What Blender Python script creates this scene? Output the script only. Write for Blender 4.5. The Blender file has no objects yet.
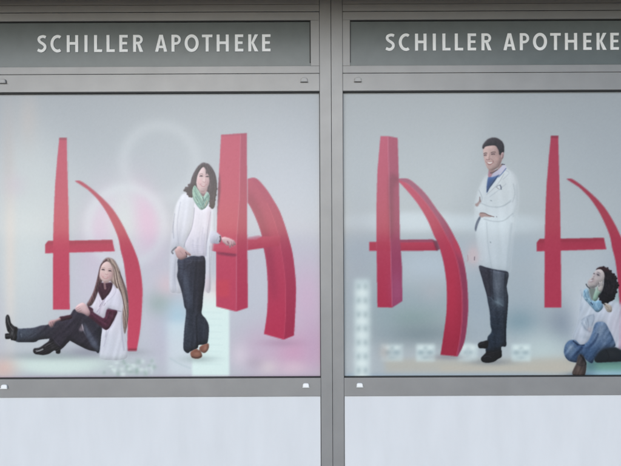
import bpy, bmesh, math, random
import numpy as np
from math import radians, sin, cos, pi
from mathutils import Vector

random.seed(7)
rng = np.random.default_rng(7)
S = bpy.context.scene
COL = S.collection

# ------------------------------------------------------------------ camera
K = 0.00575            # metres on the facade per photo pixel
DIST = 3.0             # camera to the facade face
EYE = 1.54
ROLL = 0.25
cam_d = bpy.data.cameras.new('camera')
cam_d.sensor_width = 36.0
cam_d.lens = 36.0 * DIST / (621 * K)
cam_d.clip_start = 0.05
cam_d.clip_end = 2000
cam = bpy.data.objects.new('camera', cam_d)
COL.objects.link(cam)
cam.location = (0, -DIST, EYE)
cam.rotation_euler = (radians(90), 0, 0)
cam.rotation_euler.rotate_axis('Z', radians(-ROLL))
S.camera = cam

# ------------------------------------------------------------------ sky, sun, exposure
SUN_EL, SUN_AZ = 16.0, 192.0       # veiled sun before the shop front, overcast: very soft shade under the canopy
w = bpy.data.worlds.new('World')
S.world = w
w.use_nodes = True
nt = w.node_tree
bg = nt.nodes['Background']
sky = nt.nodes.new('ShaderNodeTexSky')
sky.sky_type = 'NISHITA'
sky.sun_disc = False
sky.sun_elevation = radians(SUN_EL)
sky.sun_rotation = radians(SUN_AZ)   # both measured from +Y towards +X
sky.air_density = 1.0
sky.dust_density = 0.6
sky.ozone_density = 4.0
nt.links.new(sky.outputs[0], bg.inputs[0])
bg.inputs[1].default_value = 0.11
sd = bpy.data.lights.new('sun', 'SUN')
sd.energy = 1.5
sd.angle = radians(60)
sd.color = (1.0, 0.99, 0.97)
sun = bpy.data.objects.new('sun', sd)
COL.objects.link(sun)
dirv = Vector((sin(radians(SUN_AZ)) * cos(radians(SUN_EL)), cos(radians(SUN_AZ)) * cos(radians(SUN_EL)), sin(radians(SUN_EL))))
sun.rotation_euler = dirv.to_track_quat('Z', 'Y').to_euler()
S.view_settings.view_transform = 'Standard'
S.view_settings.look = 'None'
S.view_settings.gamma = 1.0
S.view_settings.use_curve_mapping = False
S.view_settings.exposure = 0.74


# ------------------------------------------------------------------ helpers
def X(u): return (u - 310.5) * K
def Z(v): return EYE - (v - 233.0) * K


def lin(c):
    c = np.asarray(c, dtype=np.float64) / 255.0
    return np.where(c <= 0.04045, c / 12.92, ((c + 0.055) / 1.055) ** 2.4)


def mat(name, color=None, rough=0.5, metal=0.0, spec=0.5, noise=0.0, nscale=60.0, bump=0.0, bscale=300.0,
        attr=None, stretch=None, coat=0.0):
    m = bpy.data.materials.new(name)
    m.use_nodes = True
    t = m.node_tree
    b = t.nodes['Principled BSDF']
    b.inputs['Roughness'].default_value = rough
    b.inputs['Metallic'].default_value = metal
    b.inputs['Specular IOR Level'].default_value = spec
    b.inputs['Coat Weight'].default_value = coat
    b.inputs['Coat Roughness'].default_value = 0.1
    if color is not None:
        b.inputs['Base Color'].default_value = (*color, 1)
    src = None
    if attr:
        a = t.nodes.new('ShaderNodeAttribute')
        a.attribute_name = attr
        src = a.outputs['Color']
    tc = t.nodes.new('ShaderNodeTexCoord')
    vec = tc.outputs['Object']
    if stretch:
        mp = t.nodes.new('ShaderNodeMapping')
        mp.inputs['Scale'].default_value = stretch
        t.links.new(vec, mp.inputs['Vector'])
        vec = mp.outputs['Vector']
    if noise > 0:
        n = t.nodes.new('ShaderNodeTexNoise')
        n.inputs['Scale'].default_value = nscale
        n.inputs['Detail'].default_value = 5
        t.links.new(vec, n.inputs['Vector'])
        r = t.nodes.new('ShaderNodeMapRange')
        r.inputs['From Min'].default_value = 0.25
        r.inputs['From Max'].default_value = 0.75
        r.inputs['To Min'].default_value = 1 - noise
        r.inputs['To Max'].default_value = 1 + noise
        t.links.new(n.outputs['Fac'], r.inputs['Value'])
        mx = t.nodes.new('ShaderNodeMix')
        mx.data_type = 'RGBA'
        mx.blend_type = 'MULTIPLY'
        mx.inputs[0].default_value = 1.0
        if src is not None:
            t.links.new(src, mx.inputs[6])
        else:
            mx.inputs[6].default_value = (*color, 1)
        t.links.new(r.outputs['Result'], mx.inputs[7])
        src = mx.outputs[2]
    if src is not None:
        t.links.new(src, b.inputs['Base Color'])
    if bump > 0:
        n2 = t.nodes.new('ShaderNodeTexNoise')
        n2.inputs['Scale'].default_value = bscale
        n2.inputs['Detail'].default_value = 3
        t.links.new(vec, n2.inputs['Vector'])
        bp = t.nodes.new('ShaderNodeBump')
        bp.inputs['Strength'].default_value = bump
        bp.inputs['Distance'].default_value = 0.002
        t.links.new(n2.outputs['Fac'], bp.inputs['Height'])
        t.links.new(bp.outputs['Normal'], b.inputs['Normal'])
    return m


M = {
    'alu': mat('anodised_aluminium', (0.27, 0.267, 0.264), rough=0.47, metal=0.36, spec=0.3, noise=0.07, nscale=7, bump=0.05,
               bscale=500),
    'alu_groove': mat('shadow_gap', (0.03, 0.03, 0.03), rough=0.7),
    'gasket': mat('rubber_gasket', (0.018, 0.018, 0.018), rough=0.6),
    'sign': mat('sign_face', (0.125, 0.142, 0.137), rough=0.3, spec=0.45, noise=0.08, nscale=14),
    'letter': mat('sign_lettering', (0.90, 0.90, 0.89), rough=0.5, noise=0.03, nscale=40),
    'white': mat('white_lower_panel', (0.61, 0.62, 0.635), rough=0.45, spec=0.35, noise=0.035, nscale=4, bump=0.05,
                 bscale=120, stretch=(2.2, 1.0, 0.6)),
    'cap_white': mat('white_plastic', (0.80, 0.80, 0.78), rough=0.4),
    'cap_grey': mat('grey_plastic', (0.36, 0.355, 0.35), rough=0.45),
    'print': mat('printed_film', rough=0.5, spec=0.2, attr='print', coat=0.35, noise=0.018, nscale=330),
    'wall': mat('plaster', (0.42, 0.40, 0.37), rough=0.9, noise=0.10, nscale=6, bump=0.4, bscale=90),
    'soffit': mat('soffit_boards', (0.15, 0.125, 0.105), rough=0.8, noise=0.1, nscale=12),
    'paving': mat('paving', (0.40, 0.39, 0.37), rough=0.85, noise=0.15, nscale=4, bump=0.3, bscale=80),
    'joint': mat('paving_bed', (0.16, 0.155, 0.15), rough=0.95, noise=0.1, nscale=20),
    'street': mat('asphalt', (0.06, 0.06, 0.06), rough=0.9, noise=0.2, nscale=30, bump=0.4, bscale=200),
}
g = bpy.data.materials.new('window_glass')
g.use_nodes = True
gb = g.node_tree.nodes['Principled BSDF']
gb.inputs['Base Color'].default_value = (0.85, 0.92, 0.9, 1)
gb.inputs['Transmission Weight'].default_value = 1.0
gb.inputs['Roughness'].default_value = 0.02
M['glass'] = g


def tag(o, label=None, cat=None, group=None, kind=None):
    if label: o['label'] = label
    if cat: o['category'] = cat
    if group: o['group'] = group
    if kind: o['kind'] = kind
    return o


def empty(name, loc=(0, 0, 0), parent=None):
    o = bpy.data.objects.new(name, None)
    COL.objects.link(o)
    o.empty_display_size = 0.1
    if parent:
        o.parent = parent
        o.location = Vector(loc) - WORLD[parent.name]
    else:
        o.location = loc
    WORLD[o.name] = Vector(loc)
    return o


WORLD = {}


def link_mesh(name, me, m, parent=None):
    """mesh is given in world coordinates; shift it so that it hangs under its parent"""
    o = bpy.data.objects.new(name, me)
    COL.objects.link(o)
    if m is not None:
        me.materials.append(m)
    if parent is not None:
        o.parent = parent
        off = WORLD[parent.name]
        o.location = -off
    WORLD[o.name] = Vector((0, 0, 0))
    return o


def add_box(bm, x0, x1, y0, y1, z0, z1, bev=0.0):
    r = bmesh.ops.create_cube(bm, size=1.0)
    for v in r['verts']:
        v.co = Vector((x0 + (v.co.x + .5) * (x1 - x0), y0 + (v.co.y + .5) * (y1 - y0), z0 + (v.co.z + .5) * (z1 - z0)))
    if bev > 0:
        ed = set()
        for v in r['verts']:
            for e in v.link_edges: ed.add(e)
        bmesh.ops.bevel(bm, geom=list(ed), offset=bev, segments=2, profile=0.6, affect='EDGES')


def box(name, x0, x1, y0, y1, z0, z1, m, parent=None, bev=0.0015):
    bm = bmesh.new()
    add_box(bm, x0, x1, y0, y1, z0, z1, bev)
    me = bpy.data.meshes.new(name)
    bm.to_mesh(me)
    bm.free()
    return link_mesh(name, me, m, parent)


# ------------------------------------------------------------------ the setting: pavement, street, wall, canopy
UL, US, UR = -23.0, 331.9, 686.8      # seams of the window units (photo pixels along the facade)
TOPV = -30.0                          # top of the frames


def sheet(name, x0, x1, y0, y1, z, m):
    me = bpy.data.meshes.new(name)
    me.from_pydata([(x0, y0, z), (x1, y0, z), (x1, y1, z), (x0, y1, z)], [], [(0, 1, 2, 3)])
    o = link_mesh(name, me, m)
    tag(o, kind='structure')
    return o


sheet('street', -400, 400, -500, -3.9, -0.12, M['street'])
pav = sheet('pavement', -30, 30, -3.9, 0.3, -0.004, M['joint'])
me = bpy.data.meshes.new('paving_slab')
bm = bmesh.new()
add_box(bm, -0.246, 0.246, -0.246, 0.246, -0.05, 0.0, 0.004)
bm.to_mesh(me)
bm.free()
me.materials.append(M['paving'])
for i in range(-9, 9):
    for j in range(7):
        s_ = bpy.data.objects.new('paving_slab', me)
        COL.objects.link(s_)
        s_.location = (i * 0.5 + 0.25 + (0.25 if j % 2 else 0), -0.30 - j * 0.5, 0.002 + 0.002 * random.random())
        s_.parent = pav
k_ = box('kerb', -30, 30, -4.05, -3.905, -0.2, 0.004, M['wall'], None, 0.01)
tag(k_, kind='structure')

wall = empty('building_wall', (0, 0.2, 0))
tag(wall, 'grey plastered building wall around the shop windows', 'wall')
box('wall_core', -14, 14, 0.11, 0.4, 0.0, 9.0, M['wall'], wall, 0)
box('pier', -14, X(UL) - 0.006, -0.02, 0.109, 0.0, 8.99, M['wall'], wall, 0.004)
box('pier', X(UR) + 0.006, 14, -0.02, 0.109, 0.0, 8.99, M['wall'], wall, 0.004)
box('upper_wall', X(UL) - 0.004, X(UR) + 0.004, -0.02, 0.109, Z(TOPV) + 0.004, 8.98, M['wall'], wall, 0.004)

CAN_H, CAN_D = 2.905, 0.84
can = empty('canopy', (0, -0.1, CAN_H))
tag(can, 'brown boarded canopy projecting above the shop windows', 'canopy')
box('canopy_slab', -14, 14, -CAN_D, -0.024, CAN_H + 0.02, CAN_H + 0.22, M['soffit'], can, 0.005)
nb = 7
for i in range(nb):
    y0 = -CAN_D + 0.01 + i * (CAN_D - 0.06) / nb
    box('soffit_board', -13.9, 13.9, y0, y0 + (CAN_D - 0.06) / nb - 0.006, CAN_H, CAN_H + 0.018, M['soffit'], can, 0.002)


# ------------------------------------------------------------------ window units
def vent_cap(name, u, v, m, parent, w_=7.0, h_=3.7):
    """small hood over a drain slot: half round on top, straight lip below"""
    bm = bmesh.new()
    cx, cz = X(u), Z(v)
    a, b = w_ * K / 2, h_ * K
    n = 14
    rings = []
    for (s, y) in ((1.0, -0.0005), (1.0, -0.006), (0.93, -0.0095), (0.8, -0.011)):
        ring = []
        for i in range(n + 1):
            t = pi * i / n
            ring.append(bm.verts.new((cx + a * s * (abs(cos(t)) ** 0.55) * (1 if cos(t) >= 0 else -1), y,
                                      cz - b / 2 + b * s * (sin(t) ** 0.6))))
        rings.append(ring)
    for p, q in zip(rings[:-1], rings[1:]):
        for i in range(n):
            bm.faces.new((p[i], p[i + 1], q[i + 1], q[i]))
        bm.faces.new((p[n], p[0], q[0], q[n]))
    bm.faces.new(rings[-1])
    add_box(bm, cx - a * 1.08, cx + a * 1.08, -0.0125, -0.0005, cz - b / 2 - 0.0035, cz - b / 2 - 0.0006, 0.0006)
    bmesh.ops.recalc_face_normals(bm, faces=bm.faces)
    me = bpy.data.meshes.new(name)
    bm.to_mesh(me)
    bm.free()
    return link_mesh(name, me, m, parent)


V_HEAD, V_SF0, V_S0, V_S1, V_SF1, V_W0, V_W1, V_SILL = 4.2, 11.6, 20.0, 65.8, 73.4, 91.0, 378.1, 396.3
V_BOT, V_FLOOR = 484.0, 500.6


def unit(u0, u1, label):
    root = empty('window_unit', (X((u0 + u1) / 2), 0.05, 0.0))
    tag(root, label, 'shop window', 'aluminium shop window units')
    A = M['alu']
    gap = 0.2
    m0, m1 = u0 + 11.4, u1 - 11.5
    zb, zt = 0.0, Z(TOPV)
    box('mullion', X(u0 + gap), X(m0), 0.0, 0.08, zb, zt, A, root)
    box('mullion', X(m1), X(u1 - gap), 0.0, 0.08, zb, zt, A, root)
    a, b = X(m0 + 0.25), X(m1 - 0.25)
    box('head_rail', a, b, 0.003, 0.08, Z(V_HEAD - 0.2), zt, A, root)
    box('head_rail', a, b, 0.001, 0.08, Z(V_SF0 - 0.25), Z(V_HEAD + 0.2), A, root)
    # frame of the sign field
    s0, s1 = m0 + 7.6, m1 - 8.9
    y0 = 0.002
    box('sign_frame', a, b, y0, 0.08, Z(V_S0), Z(V_SF0 + 0.25), A, root)
    box('sign_frame', a, b, y0, 0.08, Z(V_SF1 - 0.25), Z(V_S1), A, root)
    box('sign_frame', a, X(s0), y0 + 0.0006, 0.08, Z(V_S1) + 0.0002, Z(V_S0) - 0.0002, A, root)
    box('sign_frame', X(s1), b, y0 + 0.0006, 0.08, Z(V_S1) + 0.0002, Z(V_S0) - 0.0002, A, root)
    gk = M['gasket']
    box('gasket', X(s0), X(s1), y0 + 0.004, 0.06, Z(V_S0 + 0.8), Z(V_S0) - 0.0002, gk, root, 0.0005)  # black strip stands in for the shadow line atop the sign recess
    box('gasket', X(s1 - 1.0), X(s1) - 0.0002, y0 + 0.004, 0.06, Z(V_S1 - 4.0), Z(V_S0 + 0.8) - 0.0002, gk, root, 0.0005)
    box('gasket', X(s0) + 0.0002, X(s0 + 0.6), y0 + 0.004, 0.06, Z(V_S1 - 4.0), Z(V_S0 + 0.8) - 0.0002, gk, root, 0.0005)
    box('gasket', X(s0), X(s1), y0 + 0.006, 0.06, Z(V_S1) + 0.0002, Z(V_S1 - 0.3), gk, root, 0.0003)
    box('transom', a, b, 0.001, 0.08, Z(V_W0), Z(V_SF1 + 0.2), A, root)
    # glazing field
    c, d = X(m0) + 0.0003, X(m1) - 0.0003
    box('gasket', c, d, 0.006, 0.05, Z(V_W0 + 0.95), Z(V_W0) - 0.0003, gk, root, 0.0005)
    box('gasket', c, d, 0.006, 0.05, Z(V_W1) + 0.0003, Z(V_W1 - 0.95), gk, root, 0.0005)
    box('gasket', c, X(m0 + 0.5), 0.006, 0.05, Z(V_W1 - 0.95) + 0.0003, Z(V_W0 + 0.95) - 0.0003, gk, root, 0.0005)
    box('gasket', X(m1 - 0.6), d, 0.006, 0.05, Z(V_W1 - 0.95) + 0.0003, Z(V_W0 + 0.95) - 0.0003, gk, root, 0.0005)
    box('glass_pane', X(m0 + 0.8), X(m1 - 0.8), 0.030, 0.038, Z(V_W1 - 1.1), Z(V_W0 + 1.1), M['glass'], root, 0)
    box('sill_rail', a, b, 0.001, 0.08, Z(V_SILL), Z(V_W1), A, root)
    box('lower_panel', X(m0 + 0.6), X(m1 - 0.6), 0.008, 0.03, Z(V_BOT - 0.4), Z(V_SILL + 0.45), M['white'], root, 0.001)
    box('gasket', c, X(m0 + 0.55), 0.009, 0.05, Z(V_BOT), Z(V_SILL) - 0.0003, gk, root, 0.0004)
    box('gasket', X(m1 - 0.55), d, 0.009, 0.05, Z(V_BOT), Z(V_SILL) - 0.0003, gk, root, 0.0004)
    box('bottom_rail', a, b, 0.001, 0.08, Z(V_FLOOR), Z(V_BOT) - 0.0003, A, root)
    box('backing', X(u0) + 0.001, X(u1) - 0.001, 0.083, 0.105, 0.001, zt - 0.002, M['alu_groove'], root, 0)
    for u in (m0 + 15.2, m1 - 15.6):
        vent_cap('drain_cap', u, 79.8, M['cap_grey'], root)
        vent_cap('drain_cap', u + 0.5, 384.6, M['cap_white'], root, 6.4, 3.4)
    return root, m0, m1, s0, s1


unitL = unit(UL, US, 'grey aluminium shop window unit left of the vertical seam')
unitR = unit(US, UR, 'grey aluminium shop window unit right of the vertical seam')

# ------------------------------------------------------------------ signs with raised lettering
H_ = 16.9
T_ = 2.95
B_ = 2.6


def strip(path, wd, ends=True):
    pts = [np.array(p, float) for p in path]
    out = []
    L, R = [], []
    for i, p in enumerate(pts):
        a = pts[max(i - 1, 0)]
        b = pts[min(i + 1, len(pts) - 1)]
        t = (b - a) / np.linalg.norm(b - a)
        n = np.array((-t[1], t[0]))
        L.append(p + n * wd / 2)
        R.append(p - n * wd / 2)
    for i in range(len(pts) - 1):
        out.append([L[i], R[i], R[i + 1], L[i + 1]])
    return out


def catmull(pts, closed=True, n=8):
    P = np.array(pts, float)
    N = len(P)
    out = []
    rngi = range(N) if closed else range(N - 1)
    for i in rngi:
        if closed:
            p0, p1, p2, p3 = P[(i - 1) % N], P[i], P[(i + 1) % N], P[(i + 2) % N]
        else:
            p0, p1, p2, p3 = P[max(i - 1, 0)], P[i], P[i + 1], P[min(i + 2, N - 1)]
        for k in range(n):
            t = k / n
            out.append(0.5 * ((2 * p1) + (-p0 + p2) * t + (2 * p0 - 5 * p1 + 4 * p2 - p3) * t * t + (
                    -p0 + 3 * p1 - 3 * p2 + p3) * t ** 3))
    if not closed:
        out.append(P[-1])
    return np.array(out)


def glyph(ch, w_):
    h, t, b = H_, T_, B_
    if ch == 'I': return [[(0, 0), (w_, 0), (w_, h), (0, h)]]
    if ch == 'L': return [[(0, 0), (w_, 0), (w_, b), (t, b), (t, h), (0, h)]]
    if ch == 'T':
        m = w_ / 2
        return [[(m - t / 2, 0), (m + t / 2, 0), (m + t / 2, h - b), (w_, h - b), (w_, h), (0, h), (0, h - b), (m - t / 2, h - b)]]
    if ch == 'H':
        y0, y1 = 7.4, 10.0
        return [[(0, 0), (t, 0), (t, y0), (w_ - t, y0), (w_ - t, 0), (w_, 0), (w_, h), (w_ - t, h), (w_ - t, y1), (t, y1), (t, h), (0, h)]]
    if ch == 'E':
        y0, y1 = 7.4, 9.9
        return [[(0, 0), (w_, 0), (w_, b), (t, b), (t, y0), (w_ * .92, y0), (w_ * .92, y1), (t, y1), (t, h - b), (w_, h - b), (w_, h), (0, h)]]
    if ch == 'A':
        m = w_ / 2
        xi = lambda y: 3.1 + (m - 3.1) * y / 13.4
        le = [(0, 0), (3.1, 0), (m, 13.4), (m, h), (m - 1.75, h)]
        re = [(w_ - x, y) for x, y in le][::-1]
        cb = [(xi(3.6) + .01, 3.6), (w_ - xi(3.6) - .01, 3.6), (w_ - xi(6.0) - .01, 6.0), (xi(6.0) + .01, 6.0)]
        return [le, re, cb]
    if ch == 'K':
        return [[(0, 0), (t, 0), (t, h), (0, h)],
                [(t + .01, 8.7), (5.4, 8.7), (w_ - .2, h), (w_ - 3.6, h)],
                [(t + .01, 8.69), (w_ - 3.7, 0), (w_, 0), (5.4, 8.69)]]
    if ch == 'O':
        rx, ry = w_ / 2 - 1.5, h / 2 + .25 - 1.4
        p = [(w_ / 2 + rx * cos(a), h / 2 + ry * sin(a)) for a in np.linspace(0, 2 * pi, 33)]
        out = strip(p, 2.95)
        out[0][0], out[0][1] = out[-1][3], out[-1][2]
        return out
    if ch == 'C':
        cx = 7.3
        rx, ry = cx - 1.5, h / 2 + .25 - 1.4
        p = [(cx + rx * cos(a) * (1.0 if cos(a) < 0 else .85), h / 2 + ry * sin(a)) for a in np.linspace(radians(58), radians(302), 25)]
        return strip(p, 2.85)
    if ch == 'S':
        p = catmull([(8.6, 14.9), (6.6, 15.65), (4.5, 15.5), (2.3, 14.5), (1.75, 12.3), (3.1, 10.2), (5.4, 8.7), (7.5, 6.8),
                     (7.75, 4.2), (6.0, 1.9), (3.6, 1.25), (.55, 2.4)], False, 4)
        return strip(p * np.array((w_ / 9.5, 1)), 2.7)
    if ch in 'PR':
        y_lo = 6.9 if ch == 'P' else 7.6
        r = (h - y_lo) / 2 - 1.25
        cy = (h + y_lo) / 2
        bx = w_ - 1.45 - r * .95
        p = [(t + .01, cy + r)] + [(bx + r * .95 * cos(a), cy + r * sin(a)) for a in np.linspace(pi / 2, -pi / 2, 13)] + [(t + .01, cy - r)]
        out = [[(0, 0), (t, 0), (t, h), (0, h)]] + strip(p, 2.5)
        if ch == 'R':
            yb = cy - r - 1.26
            out.append([(4.0, yb), (w_ - 3.3, 0), (w_ + .2, 0), (6.9, yb)])
        return out


def prism_mesh(name, polys, yf, yb):
    bm = bmesh.new()
    for p in polys:
        f = [bm.verts.new((x, yf, z)) for x, z in p]
        k = [bm.verts.new((x, yb, z)) for x, z in p]
        bm.faces.new(f)
        for i in range(len(p)):
            j = (i + 1) % len(p)
            bm.faces.new((f[i], k[i], k[j], f[j]))
    bmesh.ops.recalc_face_normals(bm, faces=bm.faces)
    me = bpy.data.meshes.new(name)
    bm.to_mesh(me)
    bm.free()
    return me


TEXT = [('S', 37.9, 47.4), ('C', 51.2, 62.4), ('H', 67.5, 78.9), ('I', 85.2, 88.2), ('L', 94.8, 102.8), ('L', 107.2, 115.5),
        ('E', 120.0, 128.4), ('R', 133.8, 143.6), ('A', 155.7, 167.7), ('P', 172.1, 181.6), ('O', 185.2, 199.3),
        ('T', 202.5, 213.0), ('H', 217.2, 229.3), ('E', 235.5, 243.8), ('K', 248.8, 258.8), ('E', 262.6, 271.0)]


def sign(un, du, vbase, label):
    _, m0, m1, s0, s1 = un
    yp = 0.016
    root = empty('shop_sign', (X((s0 + s1) / 2), yp, Z(V_S1)))
    tag(root, label, 'sign', 'shop name signs')
    box('sign_panel', X(s0 + .1), X(s1 - .1), yp, yp + 0.02, Z(V_S1 - 0.4), Z(V_S0 + 0.9), M['sign'], root, 0.0005)
    sc = (DIST + yp) / DIST
    for ch, a, b in TEXT:
        polys = []
        for p in glyph(ch, b - a):
            polys.append([(X(a + du) * sc + x * K * sc, EYE + (233 - vbase) * K * sc + y * K * sc) for x, y in p])
        link_mesh('letter', prism_mesh('letter', polys, yp - 0.004, yp - 0.0002), M['letter'], root)
    return root


sign(unitL, 0.4, 51.4, 'dark grey sign panel reading SCHILLER APOTHEKE left of the vertical seam')
sign(unitR, 348.3, 51.4, 'dark grey sign panel reading SCHILLER APOTHEKE right of the vertical seam')

# ------------------------------------------------------------------ printed window film: a small painter on a fine grid
STEP = 0.25
FILM_Y = 0.026


def blur(a, s):
    """gaussian blur of a 2-D array; s in samples"""
    if s < 0.3: return a
    r = int(3 * s) + 1
    k = np.exp(-0.5 * (np.arange(-r, r + 1) / s) ** 2)
    k /= k.sum()
    p = np.pad(a, r, mode='edge')
    o = np.zeros((p.shape[0], a.shape[1]))
    for i, c in enumerate(k):
        o += c * p[:, i:i + a.shape[1]]
    q = np.zeros(a.shape)
    for i, c in enumerate(k):
        q += c * o[i:i + a.shape[0], :]
    return q


class Poster:
    def __init__(s, u0, u1, v0, v1, base):
        s.u0, s.v0 = u0, v0
        s.W = int(round((u1 - u0) / STEP)) + 1
        s.H = int(round((v1 - v0) / STEP)) + 1
        s.U = u0 + np.arange(s.W) * STEP
        s.V = v0 + np.arange(s.H) * STEP
        s.C = np.zeros((s.H, s.W, 3)) + np.array(base, float)
        s.ID = np.zeros((s.H, s.W), np.int16)
        s.names = {}
        s.off = (0.0, 0.0)

    def win(s, a0, b0, a1, b1, pad):
        i0 = max(int((a0 - pad - s.u0) / STEP), 0); i1 = min(int((a1 + pad - s.u0) / STEP) + 2, s.W)
        j0 = max(int((b0 - pad - s.v0) / STEP), 0); j1 = min(int((b1 + pad - s.v0) / STEP) + 2, s.H)
        return i0, i1, j0, j1

    def comp(s, wn, al, col, clip):
        i0, i1, j0, j1 = wn
        if clip is not None:
            ids = clip if isinstance(clip, (list, tuple)) else [clip]
            m = np.isin(s.ID[j0:j1, i0:i1], [s.pid(c) for c in ids]).astype(float)
            al = al * blur(m, 1.2)
        s.C[j0:j1, i0:i1] += al[..., None] * (col - s.C[j0:j1, i0:i1])

    def pid(s, name):
        if name not in s.names:
            s.names[name] = len(s.names) + 1
        return s.names[name]

    def color(s, wn, col):
        """a colour, or [(u, v, colour), (u, v, colour)] for a gradient between two points"""
        i0, i1, j0, j1 = wn
        if isinstance(col, list):
            (a, b, c0), (c, d, c1) = col
            a += s.off[0]; c += s.off[0]; b += s.off[1]; d += s.off[1]
            dx, dy = c - a, d - b
            uu, vv = np.meshgrid(s.U[i0:i1], s.V[j0:j1])
            t = np.clip(((uu - a) * dx + (vv - b) * dy) / (dx * dx + dy * dy), 0, 1)[..., None]
            return np.array(c0, float) * (1 - t) + np.array(c1, float) * t
        return np.array(col, float)

    def poly(s, pts, col, pid=None, sm=True, bl=0.4, al=1.0, clip=None):
        P = catmull(pts, True, 6) if sm else np.array(pts, float)
        P = P + np.array(s.off)
        pad = 3 * bl + 1
        wn = s.win(P[:, 0].min(), P[:, 1].min(), P[:, 0].max(), P[:, 1].max(), pad)
        i0, i1, j0, j1 = wn
        if i1 <= i0 or j1 <= j0: return
        uu, vv = s.U[i0:i1], s.V[j0:j1]
        ins = np.zeros((len(vv), len(uu)), bool)
        n = len(P)
        for i in range(n):
            a, b = P[i], P[(i + 1) % n]
            if a[1] == b[1]: continue
            rows = np.nonzero((vv >= min(a[1], b[1])) & (vv < max(a[1], b[1])))[0]
            if len(rows) == 0: continue
            xs = a[0] + (vv[rows] - a[1]) * (b[0] - a[0]) / (b[1] - a[1])
            ins[rows] ^= (uu[None, :] > xs[:, None])
        m = blur(ins.astype(float), bl / STEP)
        s.comp(wn, m * al, s.color(wn, col), clip)
        if pid:
            s.ID[j0:j1, i0:i1][m > 0.5] = s.pid(pid)

    def stroke(s, pts, wd, col, al=1.0, bl=0.35, clip=None, pid=None, sm=True, taper=False):
        P = catmull(pts, False, 5) if (sm and len(pts) > 2) else np.array(pts, float)
        P = P + np.array(s.off)
        wn = s.win(P[:, 0].min(), P[:, 1].min(), P[:, 0].max(), P[:, 1].max(), wd + 3 * bl + 1)
        i0, i1, j0, j1 = wn
        if i1 <= i0 or j1 <= j0: return
        uu, vv = np.meshgrid(s.U[i0:i1], s.V[j0:j1])
        m = np.zeros(uu.shape)
        n = len(P) - 1
        for i in range(n):
            a, b = P[i], P[i + 1]
            d = b - a
            L = max(d @ d, 1e-9)
            t = np.clip(((uu - a[0]) * d[0] + (vv - a[1]) * d[1]) / L, 0, 1)
            r = np.hypot(uu - a[0] - t * d[0], vv - a[1] - t * d[1])
            ww = wd / 2
            if taper: ww = ww * (1 - 0.75 * (i + t) / n)
            m = np.maximum(m, np.clip((ww - r) / max(bl, .15) + 0.5, 0, 1))
        s.comp(wn, m * al, s.color(wn, col), clip)
        if pid:
            s.ID[j0:j1, i0:i1][m > 0.5] = s.pid(pid)

    def blob(s, cu, cv, ru, rv, col, al=1.0, rot=0.0, clip=None, p=2.0):
        cu += s.off[0]; cv += s.off[1]
        R = 2.6 * max(ru, rv)
        wn = s.win(cu - R, cv - R, cu + R, cv + R, 0)
        i0, i1, j0, j1 = wn
        if i1 <= i0 or j1 <= j0: return
        uu, vv = np.meshgrid(s.U[i0:i1] - cu, s.V[j0:j1] - cv)
        c, d = cos(radians(rot)), sin(radians(rot))
        x, y = (uu * c + vv * d) / ru, (-uu * d + vv * c) / rv
        m = np.exp(-0.5 * (x * x + y * y) ** (p / 2))
        s.comp(wn, m * al, np.array(col, float), clip)

    def ring(s, cu, cv, r, wd, col, al):
        wn = s.win(cu - r - 3 * wd, cv - r - 3 * wd, cu + r + 3 * wd, cv + r + 3 * wd, 0)
        i0, i1, j0, j1 = wn
        uu, vv = np.meshgrid(s.U[i0:i1] - cu, s.V[j0:j1] - cv)
        m = np.exp(-0.5 * ((np.hypot(uu, vv) - r) / wd) ** 2)
        s.comp(wn, m * al, np.array(col, float), None)

    def rect(s, a0, b0, a1, b1, col, al=1.0, bl=1.0):
        s.poly([(a0, b0), (a1, b0), (a1, b1), (a0, b1)], col, None, False, bl, al)

    def tone(s, gain, contrast, tint):
        m = s.C.mean(axis=(0, 1))
        s.C = (m + (s.C - m) * contrast) * gain * np.array(tint)

    def relief(s, name, r, k, light=(-0.45, -0.9)):
        """rounded modelling inside one printed piece, as in the photographed print"""
        m = (s.ID == s.pid(name))
        j, i = np.nonzero(m)
        if len(j) == 0: return
        pd = int(3 * r / STEP)
        j0, j1 = max(j.min() - pd, 0), min(j.max() + pd, s.H)
        i0, i1 = max(i.min() - pd, 0), min(i.max() + pd, s.W)
        a = blur(m[j0:j1, i0:i1].astype(float), r / STEP)
        gy, gx = np.gradient(a)
        sh = -(gx * light[0] + gy * light[1]) * r / STEP
        ed = np.clip(1.0 - a, 0, 0.5)
        f = 1 + k * (1.6 * sh - 0.5 * ed)
        mm = m[j0:j1, i0:i1][..., None]
        s.C[j0:j1, i0:i1] = np.where(mm, s.C[j0:j1, i0:i1] * f[..., None], s.C[j0:j1, i0:i1])

    def folds(s, name, amp, su, sv, rot=0.0):
        """soft streaky folds of cloth"""
        m = (s.ID == s.pid(name))
        j, i = np.nonzero(m)
        if len(j) == 0: return
        j0, j1, i0, i1 = j.min(), j.max() + 1, i.min(), i.max() + 1
        uu, vv = np.meshgrid(s.U[i0:i1], s.V[j0:j1])
        c, d = cos(radians(rot)), sin(radians(rot))
        x, y = (uu * c + vv * d) / su, (-uu * d + vv * c) / sv
        n = np.zeros(x.shape)
        for o in range(5):
            a_, b_, ph, q1, q2 = rng.random() * .8 + .5, rng.random() * .5 - .25, rng.random() * 6.3, rng.random() * 1.4, rng.random() * 6.3
            n += np.sin(2 * pi * (x * a_ * (1 + .35 * o) + y * b_) + ph + 1.6 * np.sin(y * q1 * 2 + x * .7 + q2)) / (1 + .3 * o)
        n /= n.std()
        s.C[j0:j1, i0:i1] += (n * amp * m[j0:j1, i0:i1])[..., None]

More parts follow.
